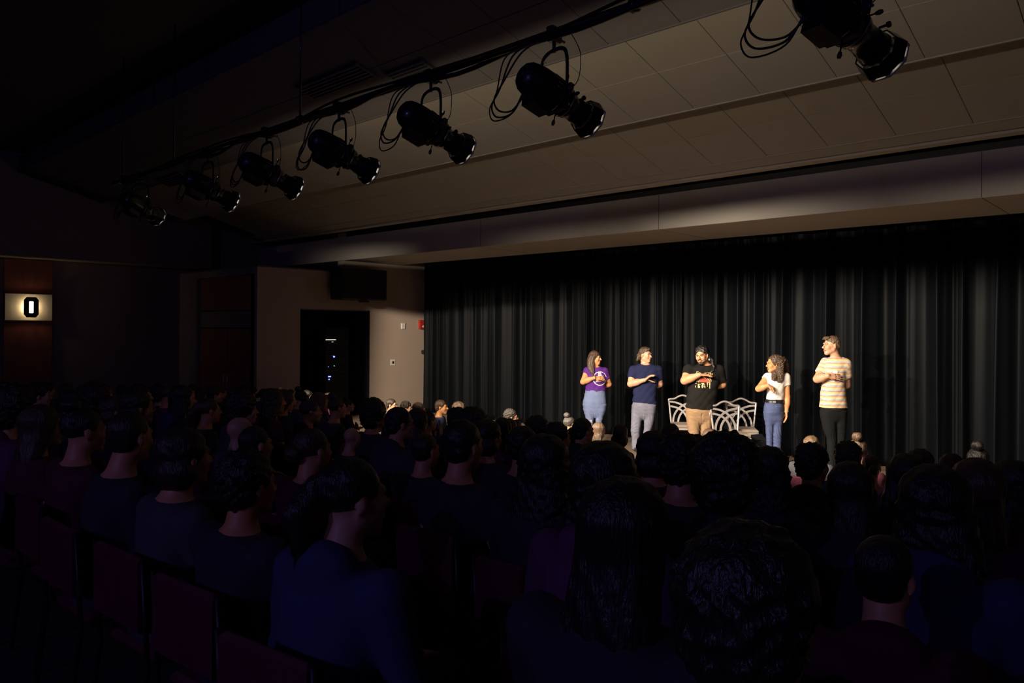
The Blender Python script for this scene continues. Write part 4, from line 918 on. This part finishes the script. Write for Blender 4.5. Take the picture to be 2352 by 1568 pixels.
def f4(S):
    capE(S, Q, (0, .034, .048), (.102, .106, .092)); X, Z = Q['X'], Q['Z']
    S.loft([(Z(672), X(706), -.115, .028, .022), (Z(640), X(712), -.11, .048, .032), (Z(580), X(722), -.08, .062, .05), (Z(500), X(726), -.035, .064, .085), (Z(430), X(732), -.015, .066, .100)], .03)
    S.loft([(Z(655), X(836), .05, .018, .02), (Z(600), X(820), .06, .045, .035), (Z(500), X(790), .05, .085, .06), (Z(430), X(766), .03, .09, .09), (Z(390), X(745), .02, .07, .08)], .04)
    S.loft([(Z(645), X(638), -.125, .026, .02), (Z(610), X(650), -.12, .040, .028), (Z(560), X(668), -.06, .042, .05), (Z(500), X(690), .05, .05, .05)], .02)
hair_sdf(Q, (-.16, -.2, -.32), (.28, .2, .17), f4, curl_noise(.0065, 115), 'hair_brown', face=(0, -.094, -.020), fr=(.064, .070, .106), h=.005)
S = SDF((-.25, -.2, Q['Z'](915)), (.25, .2, Q['Z'](850)), .006); X, Z = Q['X'], Q['Z']
S.loft([(Z(903), (X(581)+X(787))/2, 0, (X(787)-X(581))/2+.002, .122), (Z(870), (X(594)+X(785))/2, 0, (X(785)-X(594))/2+.006, .11)], .01)
link('belt', S.mesh('belt'), Q['root'], M['leather'])
m = MB(); c = Q['W']((652, 887, -.128)); m.box((c[0]-.018, c[1]-.006, c[2]-.015), (c[0]+.018, c[1]+.006, c[2]+.015), bev=.004); m.build('belt_buckle', M['metal'], Q['root'])
m = MB(); c = np.array(Q['W']((806, 1000, -.05))); m.tube([c+np.array([.031*math.cos(t), .031*math.sin(t), .002]) for t in np.linspace(0, 2*PI, 17)[:-1]], .005, 6, closed=True); m.build('bracelet', M['metal'], Q['root'])
zq4 = lambda a, b, c, e: rect(X(a), Z(e), X(c), Z(b), 3)
project_print(Q['PV'], Q['PQ'], zq4(670, 934, 760, 938)+zq4(664, 926, 670, 938), 'pocket_seam', M['denim_light'], Q['root'])

# ---- 5: man in the striped shirt; the stripes follow the torso and each sleeve
sm = bpy.data.materials.new('striped_cotton'); sm.use_nodes = True; nt = sm.node_tree; b = nt.nodes['Principled BSDF']; b.inputs['Roughness'].default_value = .85
at_ = nt.nodes.new('ShaderNodeAttribute'); at_.attribute_name = 'stripe'; mt = nt.nodes.new('ShaderNodeMath'); mt.operation = 'MULTIPLY'; mt.inputs[1].default_value = 1/.062
fr_ = nt.nodes.new('ShaderNodeMath'); fr_.operation = 'FRACT'; cr = nt.nodes.new('ShaderNodeValToRGB'); cr.color_ramp.interpolation = 'CONSTANT'
el = cr.color_ramp.elements; el[0].position = 0; el[0].color = (.78, .56, .26, 1)
el[1].position = .40; el[1].color = (.50, .05, .04, 1)
for p_, c_ in ((.49, (.74, .68, .60)), (.58, (.03, .04, .14)), (.66, (.74, .68, .60)), (.78, (.20, .26, .26)), (.86, (.74, .68, .60))):
    e_ = el.new(p_); e_.color = (*c_, 1)
nt.links.new(at_.outputs['Fac'], mt.inputs[0]); nt.links.new(mt.outputs[0], fr_.inputs[0]); nt.links.new(fr_.outputs[0], cr.inputs[0]); nt.links.new(cr.outputs[0], b.inputs['Base Color'])
M['striped'] = sm
D5 = dict(seed=5, d=10.0, px0=1915, ox=1640, oy=740, s=4.9, label='tall fair-haired man in horizontally striped T-shirt and black trousers', skin='skin_fair',
    head=dict(c=(1318, 262, -.01), sc=1.06, yaw=-86, nod=2), mouth='closed', neck=(1378, 402, 0), nr=.056, shirt='striped', pants='black_twill', shoe='shoe_dark', brow='hair_light', collar='white_cotton', fold=.002,
    torso=[(378, 1345, 1418, .05), (392, 1312, 1448, .08), (415, 1285, 1480, .105), (450, 1262, 1500, .12), (520, 1246, 1488, .13), (600, 1238, 1474, .13), (700, 1228, 1470, .125), (800, 1214, 1478, .125), (880, 1206, 1490, .13), (965, 1200, 1500, .13)], hem=955, pants_top=945,
    arms=[dict(pts=[(1285, 455, .07), (1158, 638, -.02), (1222, 592, -.17)], r=(.060, .050, .032), sleeve=.62, hand=dict(u=(1, -.02, -.08), n=(.05, .9, -.5), v=-1, curl=.12, sc=1.08, thumb=.3)),
          dict(pts=[(1470, 465, -.05), (1508, 705, .03), (1420, 735, .15)], r=(.062, .049, .032), sleeve=.62, hand=dict(u=(-1, 0, 0), n=(0, 1, .2), curl=.3))],
    hips=[(935, 1212, 1492, .12), (985, 1208, 1496, .125), (1030, 1206, 1494, .12)],
    legs=[[(990, 1206, 1368), (1100, 1218, 1370), (1200, 1240, 1376), (1300, 1276, 1382), (1420, 1286, 1384), (1560, 1290, 1384), (1690, 1290, 1386)],
          [(990, 1340, 1496), (1100, 1352, 1492), (1200, 1364, 1488), (1300, 1372, 1484), (1420, 1380, 1476), (1560, 1385, 1470), (1690, 1388, 1470)]],
    shoes=[(-.06, -.03, -.6, 1.1), (.08, -.03, -.4, 1.1)])
Q = performer(D5); P = Q['P']; X, Z, W_ = Q['X'], Q['Z'], Q['W']
V = Q['SV']; st = V[:, 2].astype(float).copy()+.06*0
for arm in D5['arms']:
    a = np.array(W_(arm['pts'][0])); e = np.array(W_(arm['pts'][1])); L = np.linalg.norm(e-a); u = (e-a)/L
    t = (V-a)@u; dist = np.linalg.norm(V-a-np.outer(np.clip(t, 0, L), u), axis=1)
    side = np.sign(a[0]-X(1370))
    tor = (V[:, 0]-a[0])*side
    m_ = (dist < .082) & (t > -.02) & ((tor > -.012) | (t > .10) & (dist < .075) & (tor > -.03*1))
    st[m_] = a[2]-t[m_]
me = Q['shirt'].data; aa = me.attributes.new('stripe', 'FLOAT', 'POINT'); aa.data.foreach_set('value', st.astype(np.float32))
def f5(S):
    capE(S, Q, (0, .020, .050), (.078, .092, .076)); capE(S, Q, (0, -.060, .098), (.05, .034, .022)); capE(S, Q, (0, .06, .0), (.068, .045, .062))
    for i in range(7): S.cap(P(-.04+i*.013, -.05, .10), P(-.045+i*.014, -.092-.004*(i % 3), .080+.006*(i % 2)), .011, .006, .01)
hair_sdf(Q, (-.17, -.17, -.15), (.19, .17, .19), f5, hair_noise(.0028, 110, 22), 'hair_light', face=(0, -.098, -.030), fr=(.072, .060, .098))
pk = rect(X(1300), Z(610), X(1345), Z(535), 3)
project_print(Q['SV'], Q['SQ'], pk, 'chest_pocket', M['white_cotton'], Q['root'])
# ------------------------------------------------------------------ the seated audience (local +Y looks at the stage)
def aud_chair():
    root = empty('stacking_chair', (0, 0, 0)); fr = M['chair_frame']; bv = M['burgundy']
    MB().box((-.21, -.20, .415), (.21, .24, .465), bev=.018).build('seat', bv, root)
    MB().box((-.20, -.275, .56), (.20, -.235, .86), bev=.016).build('backrest', bv, root)
    for q in (-1, 1):
        MB().tube([(q*.215, .22, .42), (q*.215, .24, .0)], .011, 6).build('leg', fr, root)
        MB().tube([(q*.215, -.265, .86), (q*.215, -.245, .50), (q*.215, -.24, .42), (q*.215, -.29, .0)], .011, 6).build('leg', fr, root)
    MB().tube([(-.215, .22, .41), (.215, .22, .41)], .010, 6).build('seat_rail', fr, root)
    return root
def sit_body(v):
    bw, lean, arms = v['bw'], v['lean'], v['arms']; h = .0125
    S = SDF((-.36, -.26, -.01), (.36, .62, 1.34), h)
    c = np.array([0, .02+lean, 1.155]); Rf = rotz(PI+v.get('turn', 0))
    P = sdf_head(S, c, Rf, 1.0)
    S.cap(P(0, .022, -.05), (0, -.03+lean*.8, .97), .052, .062, .03)
    tor = [(.47, -.05, .165, .115), (.56, -.06, .165, .12), (.68, -.05, .135*bw, .10), (.80, -.04, .145*bw, .105), (.90, -.03, .165*bw, .105), (.965, -.03, .13*bw, .085), (1.0, -.03, .07, .06)]
    S.loft([(z, 0, y+lean*(z-.47)/.6, rx, ry) for z, y, rx, ry in tor], .04)
    J = {}
    for q in (-1, 1):
        S.cap((q*.085, -.04, .54), (q*.11, .38, .53), .080, .058, .03); S.cap((q*.11, .38, .53), (q*.12, .40, .10), .054, .036, .03); S.cap((q*.12, .39, .06), (q*.13, .50, .035), .032, .026, .02)
        sh = np.array([q*.175*bw, -.03+lean*.85, .93]); el = np.array([q*.235*bw, .02+lean*.3, .68]) if arms != 'crossed' else np.array([q*.24*bw, .05, .72])
        wr = np.array([q*.07, .26, .64]) if arms == 'lap' else np.array([-q*.06, .17, .74+.03*q])
        S.cap(sh, el, .052*bw, .040, .03); S.cap(el, wr, .040, .027, .02)
        sdf_hand(S, wr, (-q*.3, .9, -.2) if arms == 'lap' else (-q, .1, .05), (0, 0, -1) if arms == 'lap' else (0, -1, -.2), q, .25, 1.0, .5)
        J[q] = (sh, el, wr)
    body = S.mesh('body')
    S = SDF((-.40, -.28, .40), (.40, .34, 1.10), .014)
    S.loft([(z, 0, y+lean*(z-.47)/.6, rx+.014, ry+.014) for z, y, rx, ry in tor], .04)
    for q in (-1, 1):
        sh, el, wr = J[q]; S.cap(sh, el, .052*bw+.014, .054, .04, cut=None if v['sleeve'] else .6)
        if v['sleeve']: S.cap(el, wr, .054, .040, .02, cut=.85)
    S.noise(lambda x, y, z: .004*np.sin(25*x+12*z)*np.sin(20*z+5*x)); S.plane((0, 0, 1), (0, 0, 1.02))
    if v.get('hood'): S.ell((0, -.09+lean, .99), (.11, .07, .07), None, .03)
    shirt = S.mesh('shirt')
    S = SDF((-.26, -.22, .04), (.26, .52, .70), .014)
    S.loft([(.455, 0, -.05, .17, .125), (.54, 0, -.06, .178, .13), (.60, 0, -.06, .17, .125)], .03)
    for q in (-1, 1): S.cap((q*.088, -.03, .545), (q*.11, .38, .535), .092, .070, .04); S.cap((q*.11, .38, .53), (q*.12, .40, .11), .066, .056, .03, cut=.97)
    pants = S.mesh('trousers')
    shoes_ = MB()
    for q in (-1, 1): shoes_.ell((q*.128, .45, .045), (.048, .125, .045), 12, 7)
    return dict(body=body, shirt=shirt, trousers=pants, shoes=shoes_.mesh('shoes'), c=c, R=Rf, P=P)
def aud_hair(kind, B):
    P, R = B['P'], B['R']; c = B['c']; h = .009
    S = SDF(tuple(c+np.array((-.24, -.26, -.46))), tuple(c+np.array((.24, .20, .26))), h)
    E = lambda p, r, k=.02: S.ell(P(*p), r, R, k)
    cut = True; nz = hair_noise(.0035, 75, 16)
    if kind == 'short': E((0, .022, .045), (.082, .098, .086)); E((0, .06, -.01), (.072, .052, .065))
    elif kind == 'cropped': E((0, .020, .042), (.077, .093, .083)); E((0, .05, -.01), (.068, .048, .055)); nz = hair_noise(.0015, 120, 40)
    elif kind == 'curly': E((0, .030, .052), (.094, .104, .094)); E((0, .06, -.01), (.085, .065, .07)); nz = curl_noise(.011, 85)
    elif kind == 'afro': E((0, .035, .055), (.125, .125, .120)); E((0, .06, -.03), (.11, .08, .09)); nz = curl_noise(.012, 90)
    elif kind == 'bob': E((0, .025, .045), (.090, .104, .090)); E((0, .045, -.05), (.100, .080, .085)); 
    elif kind == 'long': E((0, .025, .045), (.088, .102, .088)); S.loft([(c[2]-.38, 0, c[1]-.115, .075, .025), (c[2]-.28, 0, c[1]-.11, .105, .035), (c[2]-.15, 0, c[1]-.07, .105, .065), (c[2]-.02, 0, c[1]-.03, .092, .085), (c[2]+.05, 0, c[1]-.025, .085, .085)], .03); nz = hair_noise(.003, 110, 6)
    elif kind == 'wavy': E((0, .030, .048), (.096, .106, .092)); S.loft([(c[2]-.34, 0, c[1]-.11, .10, .035), (c[2]-.24, 0, c[1]-.10, .135, .05), (c[2]-.12, 0, c[1]-.06, .125, .075), (c[2], 0, c[1]-.03, .10, .09)], .04); nz = curl_noise(.007, 60)
    elif kind == 'bun': E((0, .022, .042), (.080, .097, .084)); E((0, .07, .145), (.048, .048, .044), .012)
    elif kind == 'low_bun': E((0, .022, .042), (.080, .097, .084)); E((0, .135, .0), (.045, .04, .042), .012)
    elif kind == 'ponytail': E((0, .022, .042), (.080, .097, .084)); S.cap(P(0, .11, .06), P(0, .17, -.02), .034, .036, .02); S.cap(P(0, .17, -.02), P(0, .15, -.22), .036, .016, .02)
    elif kind == 'headphones': E((0, .022, .045), (.084, .100, .086))
    S.noise(nz); S.ell(P(0, -.096, -.035), (.068, .062, .100), R, .012, True)
    return S.mesh('hair')
VAR = [dict(bw=1.0, lean=0, arms='lap', sleeve=False), dict(bw=1.18, lean=-.02, arms='crossed', sleeve=True), dict(bw=.88, lean=.03, arms='lap', sleeve=True, turn=.35), dict(bw=1.08, lean=.05, arms='lap', sleeve=True, turn=-.3, hood=True)]
BOD = [sit_body(v) for v in VAR]
HK = ['short', 'cropped', 'curly', 'afro', 'bob', 'long', 'wavy', 'bun', 'low_bun', 'ponytail']
HAIR = {}
def hair_for(kind, bi):
    if (kind, bi) not in HAIR: HAIR[(kind, bi)] = aud_hair(kind, BOD[bi])
    return HAIR[(kind, bi)]
tops = [('shirt_charcoal', (.06, .06, .07)), ('shirt_plum', (.12, .03, .10)), ('shirt_navy_dark', (.035, .045, .12)), ('shirt_grey', (.16, .16, .17)), ('shirt_maroon', (.09, .015, .03)), ('shirt_white', (.55, .52, .50)), ('shirt_pink', (.55, .30, .30)), ('shirt_black', (.03, .03, .04))]
for n_, c_ in tops: M[n_] = mat(n_, c_, .9, var=.12, scale=6, bump=.3, bscale=20)
M['audience_trousers'] = mat('audience_trousers', (.03, .035, .06), .9, var=.2, bump=.3)
SKN = ['skin_warm', 'skin_fair', 'skin_tan']
def put(name, me, parent, m):
    o = bpy.data.objects.new(name, me); COL.objects.link(o); o.parent = parent
    if not me.materials: me.materials.append(m)
    o.material_slots[0].link = 'OBJECT'; o.material_slots[0].material = m
    return o
base_chair = aud_chair(); chair_used = [False]
def place_chair(x, y, z, rz, group, label):
    if not chair_used[0]: r = base_chair; chair_used[0] = True
    else:
        r = base_chair.copy(); COL.objects.link(r)
        for ch in list(base_chair.children): c = ch.copy(); COL.objects.link(c); c.parent = r
    r.location = (x, y, z); r.rotation_euler = (0, 0, rz); tag(r, label, 'chair', group); return r
TGT = Vector((-4.6, 10.6, 0))
seats = []
def seat_person(x, y, ztop, hair, hcol, top, skin, bi, label, group, face=.55, hs=1.0):
    fz = floor_z(y); H = ztop-fz; s = max(.80, min(1.17, (H-.465)/.82)); 
    ang = math.atan2(-(TGT.x-x), TGT.y-y)*face
    root = empty('person', (x, y, fz+.465*(1-s)), ang, label, 'person', group); root.scale = (s*hs, s*hs, s)
    B = BOD[bi]; sk = M[skin]
    put('body', B['body'], root, sk); put('shirt', B['shirt'], root, M[top]); put('trousers', B['trousers'], root, M['audience_trousers']); put('shoes', B['shoes'], root, M['shoe_dark'])
    if 'glasses' in label:
        P = B['P']
        for q in (-1, 1):
            g = MB(); g.tube([P(q*.033+.024*math.cos(t), -.106, .002+.018*math.sin(t)) for t in np.linspace(0, 2*PI, 15)[:-1]], .0028, 5, closed=True); g.tube([P(q*.056, -.102, .008), P(q*.080, -.06, .008), P(q*.083, .01, .004)], .0028, 5); g.build('glasses_rim', M['glasses'], root)
    if hair: put('hair', hair_for(hair, bi), root, M[hcol])
    place_chair(x, y, fz, ang, 'burgundy chairs of the audience rows', 'burgundy stacking chair under a seated audience member in the dark')
    seats.append((x, y)); return root
def clash(x, y, fx=.50, fy=.62): return any(abs(x-a) < fx and abs(y-b) < fy for a, b in seats)
def from_px(px, py, h):         # seat whose head top shows at this pixel
    for d in np.arange(1.2, 14, .02):
        p = at(px, py, float(d))
        if p.z <= floor_z(p.y)+h: return p
    return p
# photo pixel of the head top, sitting height, hair, hair colour, top, skin, build, label
LP = [
 (898, 911, 1.22, 'short', 'hair_dark', 'shirt_charcoal', 'skin_fair', 0, 'person with shiny dark hair and glasses against the lit beige wall', 1),
 (935, 918, 1.21, 'curly', 'hair_dark', 'shirt_grey', 'skin_fair', 1, 'person with short curly hair and lit neck before the beige wall', 1),
 (957, 919, 1.20, 'bob', 'hair_light', 'shirt_charcoal', 'skin_fair', 2, 'light-haired person at the edge where beige wall meets curtain', 1),
 (858, 916, 1.36, 'afro', 'hair_black', 'shirt_black', 'skin_warm', 0, 'leftmost dark round head silhouetted against the lit beige wall', .5),
 (903, 927, 1.33, 'short', 'hair_black', 'shirt_charcoal', 'skin_warm', 3, 'dark head just in front of the person with glasses by beige wall', .4),
 (951, 930, 1.31, 'long', 'hair_black', 'shirt_black', 'skin_warm', 2, 'long-haired silhouette in front of the light-haired person by the wall', .4),
 (1012, 913, 1.24, 'short', 'hair_brown', 'shirt_navy_dark', 'skin_tan', 0, 'man in lit profile looking up right before the curtain', 1.12),
 (1050, 918, 1.24, 'wavy', 'hair_light', 'shirt_charcoal', 'skin_fair', 2, 'person with wavy light hair right of the man in lit profile', 1),
 (1044, 932, 1.33, 'curly', 'hair_black', 'shirt_black', 'skin_warm', 3, 'dark rounded head directly below the wavy light-haired person', .3),
 (1092, 938, 1.36, 'afro', 'hair_black', 'shirt_plum', 'skin_warm', 1, 'broad dark silhouette right of the wavy light-haired person', .3),
 (1172, 935, 1.24, 'curly', 'hair_grey', 'shirt_maroon', 'skin_fair', 0, 'person with curly greyish hair and glasses alone before the curtain', 1),
 (1119, 954, 1.31, 'bob', 'hair_black', 'shirt_black', 'skin_warm', 0, 'low dark head between the broad silhouette and the greyish-haired person', .3),
 (1205, 966, 1.33, 'short', 'hair_black', 'shirt_black', 'skin_warm', 1, 'dark head between the greyish curly hair and the round dark head', .3),
 (1272, 966, 1.33, 'curly', 'hair_black', 'shirt_black', 'skin_warm', 3, 'dark head right of the round dark head against the curtain', .3),
 (1060, 950, 1.33, 'short', 'hair_black', 'shirt_black', 'skin_warm', 0, 'dark head below and right of the wavy light-haired person', .3),
 (1148, 952, 1.30, 'long', 'hair_black', 'shirt_plum', 'skin_warm', 2, 'dark head just left below the curly greyish-haired person', .4),
 (1236, 956, 1.34, 'afro', 'hair_black', 'shirt_black', 'skin_warm', 0, 'round dark head standing clear against the curtain left of purple shirt', .4),
 (1302, 950, 1.27, 'bun', 'hair_grey', 'shirt_white', 'skin_fair', 2, 'person in pale top with greyish bun left of the purple-shirt woman', .7),
 (1331, 954, 1.34, 'short', 'hair_black', 'shirt_black', 'skin_warm', 3, 'dark head at the left knee of the purple-shirt woman', .4),
 (1375, 964, 1.22, 'long', 'hair_light', 'shirt_charcoal', 'skin_fair', 0, 'blond long-haired person below the purple-shirt woman', .5),
 (1420, 969, 1.28, 'bob', 'hair_dark', 'shirt_charcoal', 'skin_fair', 2, 'dim grey-brown head between the purple and navy shirted performers', .4),
 (1502, 979, 1.36, 'bob', 'hair_black', 'shirt_black', 'skin_warm', 0, 'black round-haired head covering the right shin of the navy-shirt man', .3),
 (1536, 966, 1.31, 'short', 'hair_dark', 'shirt_charcoal', 'skin_fair', 3, 'sleek dark head below the leftmost silver chair', .6),
 (1570, 985, 1.38, 'curly', 'hair_black', 'shirt_black', 'skin_warm', 1, 'broad black head left below the khaki trousers', .2),
 (1600, 988, 1.36, 'short', 'hair_black', 'shirt_plum', 'skin_warm', 0, 'black head directly below the khaki trousers', .2),
 (1627, 978, 1.30, 'bob', 'hair_brown', 'shirt_charcoal', 'skin_fair', 2, 'dim brown-haired head between the khaki trousers and silver chairs', .4),
 (1664, 1004, 1.40, 'afro', 'hair_black', 'shirt_black', 'skin_warm', 3, 'large black head below the overlapping silver chairs', .2),
 (1705, 991, 1.36, 'short', 'hair_dark', 'shirt_black', 'skin_warm', 0, 'dark head at the right leg of the rear silver chair', .3),
 (1772, 1014, 1.40, 'wavy', 'hair_black', 'shirt_black', 'skin_warm', 1, 'wide black head hiding the feet of the curly-haired woman', .2),
 (1864, 993, 1.26, 'short', 'hair_blond', 'shirt_charcoal', 'skin_fair', 0, 'fair head lit on top left of the black trousers', .3),
 (1862, 1013, 1.38, 'curly', 'hair_black', 'shirt_black', 'skin_warm', 3, 'large black head right in front of the fair lit head', .2),
 (1943, 1008, 1.34, 'curly', 'hair_dark', 'shirt_charcoal', 'skin_warm', 2, 'dark curly head at the foot of the striped-shirt man', .2),
 (1972, 998, 1.24, 'bun', 'hair_light', 'shirt_maroon', 'skin_fair', 0, 'person with light topknot bun right of the striped-shirt man', .2),
 (1957, 1044, 1.38, 'long', 'hair_dark', 'shirt_black', 'skin_warm', 1, 'long dark-haired head below the topknot bun', .2),
 (1999, 1036, 1.22, 'low_bun', 'hair_brown', 'shirt_pink', 'skin_fair', 2, 'person in pale pink top right of the topknot bun', .2),
 (2114, 1018, 1.30, 'ponytail', 'hair_dark', 'shirt_charcoal', 'skin_fair', 0, 'person with glinting hair clip before the right curtain', .2),
 (2076, 1031, 1.34, 'long', 'hair_black', 'shirt_black', 'skin_warm', 2, 'long-haired silhouette left of the person with hair clip', .2),
 (2148, 1055, 1.36, 'wavy', 'hair_black', 'shirt_navy_dark', 'skin_warm', 3, 'wide dark head below the person with hair clip', .1),
 (2188, 1033, 1.33, 'bob', 'hair_black', 'shirt_black', 'skin_warm', 1, 'dark bobbed head right of the person with hair clip', .1),
 (2247, 1018, 1.34, 'bun', 'hair_black', 'shirt_plum', 'skin_warm', 0, 'black topknot head tallest at the right of the frame', .1),
 (2236, 1036, 1.34, 'long', 'hair_brown', 'shirt_plum', 'skin_fair', 2, 'long brown-haired head in front of the black topknot', .1),
 (2330, 1045, 1.38, 'wavy', 'hair_black', 'shirt_maroon', 'skin_warm', 1, 'large dark head at the extreme right edge of frame', .0),
 (1260, 984, 1.42, 'wavy', 'hair_black', 'shirt_black', 'skin_warm', 1, 'wide bushy black head below the round dark head by the curtain', .2),
 (1372, 1000, 1.42, 'wavy', 'hair_black', 'shirt_plum', 'skin_warm', 3, 'large black head below the blond long-haired person', .1),
 (1446, 984, 1.42, 'long', 'hair_black', 'shirt_black', 'skin_warm', 1, 'large black head left of the navy-shirt man\'s shins', .1),
 (1505, 1032, 1.18, 'curly', 'hair_grey', 'shirt_charcoal', 'skin_fair', 0, 'frizzy greyish head below the navy-shirt man', .3),
 (1720, 1030, 1.36, 'curly', 'hair_black', 'shirt_navy_dark', 'skin_warm', 0, 'dark head low between the silver chairs and blue jeans', .1),
 (986, 938, 1.33, 'short', 'hair_black', 'shirt_black', 'skin_warm', 1, 'dark head just left of the man in lit profile', .4),
 (800, 972, 1.16, None, None, 'shirt_charcoal', 'skin_fair', 2, 'bald pale head dimly visible left of the beige wall heads', .6),
 (548, 944, 1.28, None, None, 'shirt_plum', 'skin_fair', 0, 'faint bald head among the dark left rows', .6),
 (1318, 985, 1.10, 'bob', 'hair_black', 'shirt_white', 'skin_fair', 0, 'person with white collar below the greyish bun', .6)]
LP.sort(key=lambda q: (q[2] > 1.26, q[0] != 1012))
for (px, py, h, hk, hc_, tp, sk, bi, lb, face) in LP:
    h0 = h; dhs = (0, .02, -.02, .04, -.04, .06, -.06, .08, -.08, .10, -.10, .12, -.12, .15, -.15, .18, .21)
    front = h0 <= 1.26 and px in (898, 935, 957, 1012, 1050, 1172, 1375, 1864)
    for dh in ((0, .12, -.12, .2, -.2, -.3, -.45) if front else dhs):
        if front: p = at_y(px, py, 7.62+dh)
        else: p = from_px(px, py, h+dh)
        if p is not None and p.y < 7.85 and not (clash(p.x, p.y, .42, .5) if front else clash(p.x, p.y)): break
    else: p = from_px(px, py, h); dh = 0
    if front: h = p.z-floor_z(p.y)
    else: h += dh

    seat_person(p.x, p.y, floor_z(p.y)+h-.03, hk, hc_, tp, sk, bi, lb, 'audience heads that stand out from the dark', face)
# glasses on three of the lit listeners are thin frames worn on the face
# skyline of the dark mass: nobody unlisted may rise above it
SKX = [0, 300, 560, 700, 800, 850, 900, 960, 1040, 1100, 1150, 1200, 1300, 1420, 1500, 1600, 1700, 1800, 1900, 1960, 2040, 2120, 2250, 2352]
SKY = [872, 878, 884, 890, 912, 938, 945, 948, 946, 946, 952, 962, 972, 1000, 1020, 1010, 1022, 1030, 1050, 1075, 1100, 1085, 1075, 1075]
rn = random.Random(21)
rows = [1.35, 2.25, 3.15, 4.05, 4.95, 5.85, 6.75, 7.45]
dark_n = 0
for ri, y in enumerate(rows):
    x = -16.5+rn.random()*.3
    while x < 2.6:
        yy = y+rn.uniform(-.08, .08); xx = x+rn.uniform(-.06, .06); x += .60
        q = Vector((xx, yy, 0)); d = q.dot(FWD); r = q.dot(RT)/max(d, .01); px = 1176+F*r
        if d < 1.1 or px < -60 or px > 2420: continue
        if -9.3 < xx < -8.5 and y < 7 or (xx < -13.3 and y > 6): continue     # aisle and the wing
        if clash(xx, yy, .50, .60): continue
        sky = np.interp(px, SKX, SKY)
        hmax = CZ-(sky+6-HOR-(px-1176)*ROLL)/F*d-floor_z(yy)
        h = min(rn.uniform(1.24, 1.36), hmax)
        if h < 1.08: continue
        zone = 'left' if px < 800 else ('middle' if px < 1600 else 'right')
        near = 'nearest' if ri < 3 else 'further'
        hk = rn.choice(HK); hc_ = rn.choice(['hair_black', 'hair_dark', 'hair_dark', 'hair_brown']); 
        seat_person(xx, yy, floor_z(yy)+h, hk, hc_, rn.choice(['shirt_charcoal', 'shirt_plum', 'shirt_navy_dark', 'shirt_maroon', 'shirt_black', 'shirt_black']), rn.choice(SKN), rn.randrange(4),
            'seated audience member lost in the darkness of the %s rows at the %s' % (near, {'left': 'left', 'middle': 'centre', 'right': 'right'}[zone]), 'dark audience %s rows %s' % (near, zone), .5)
        dark_n += 1
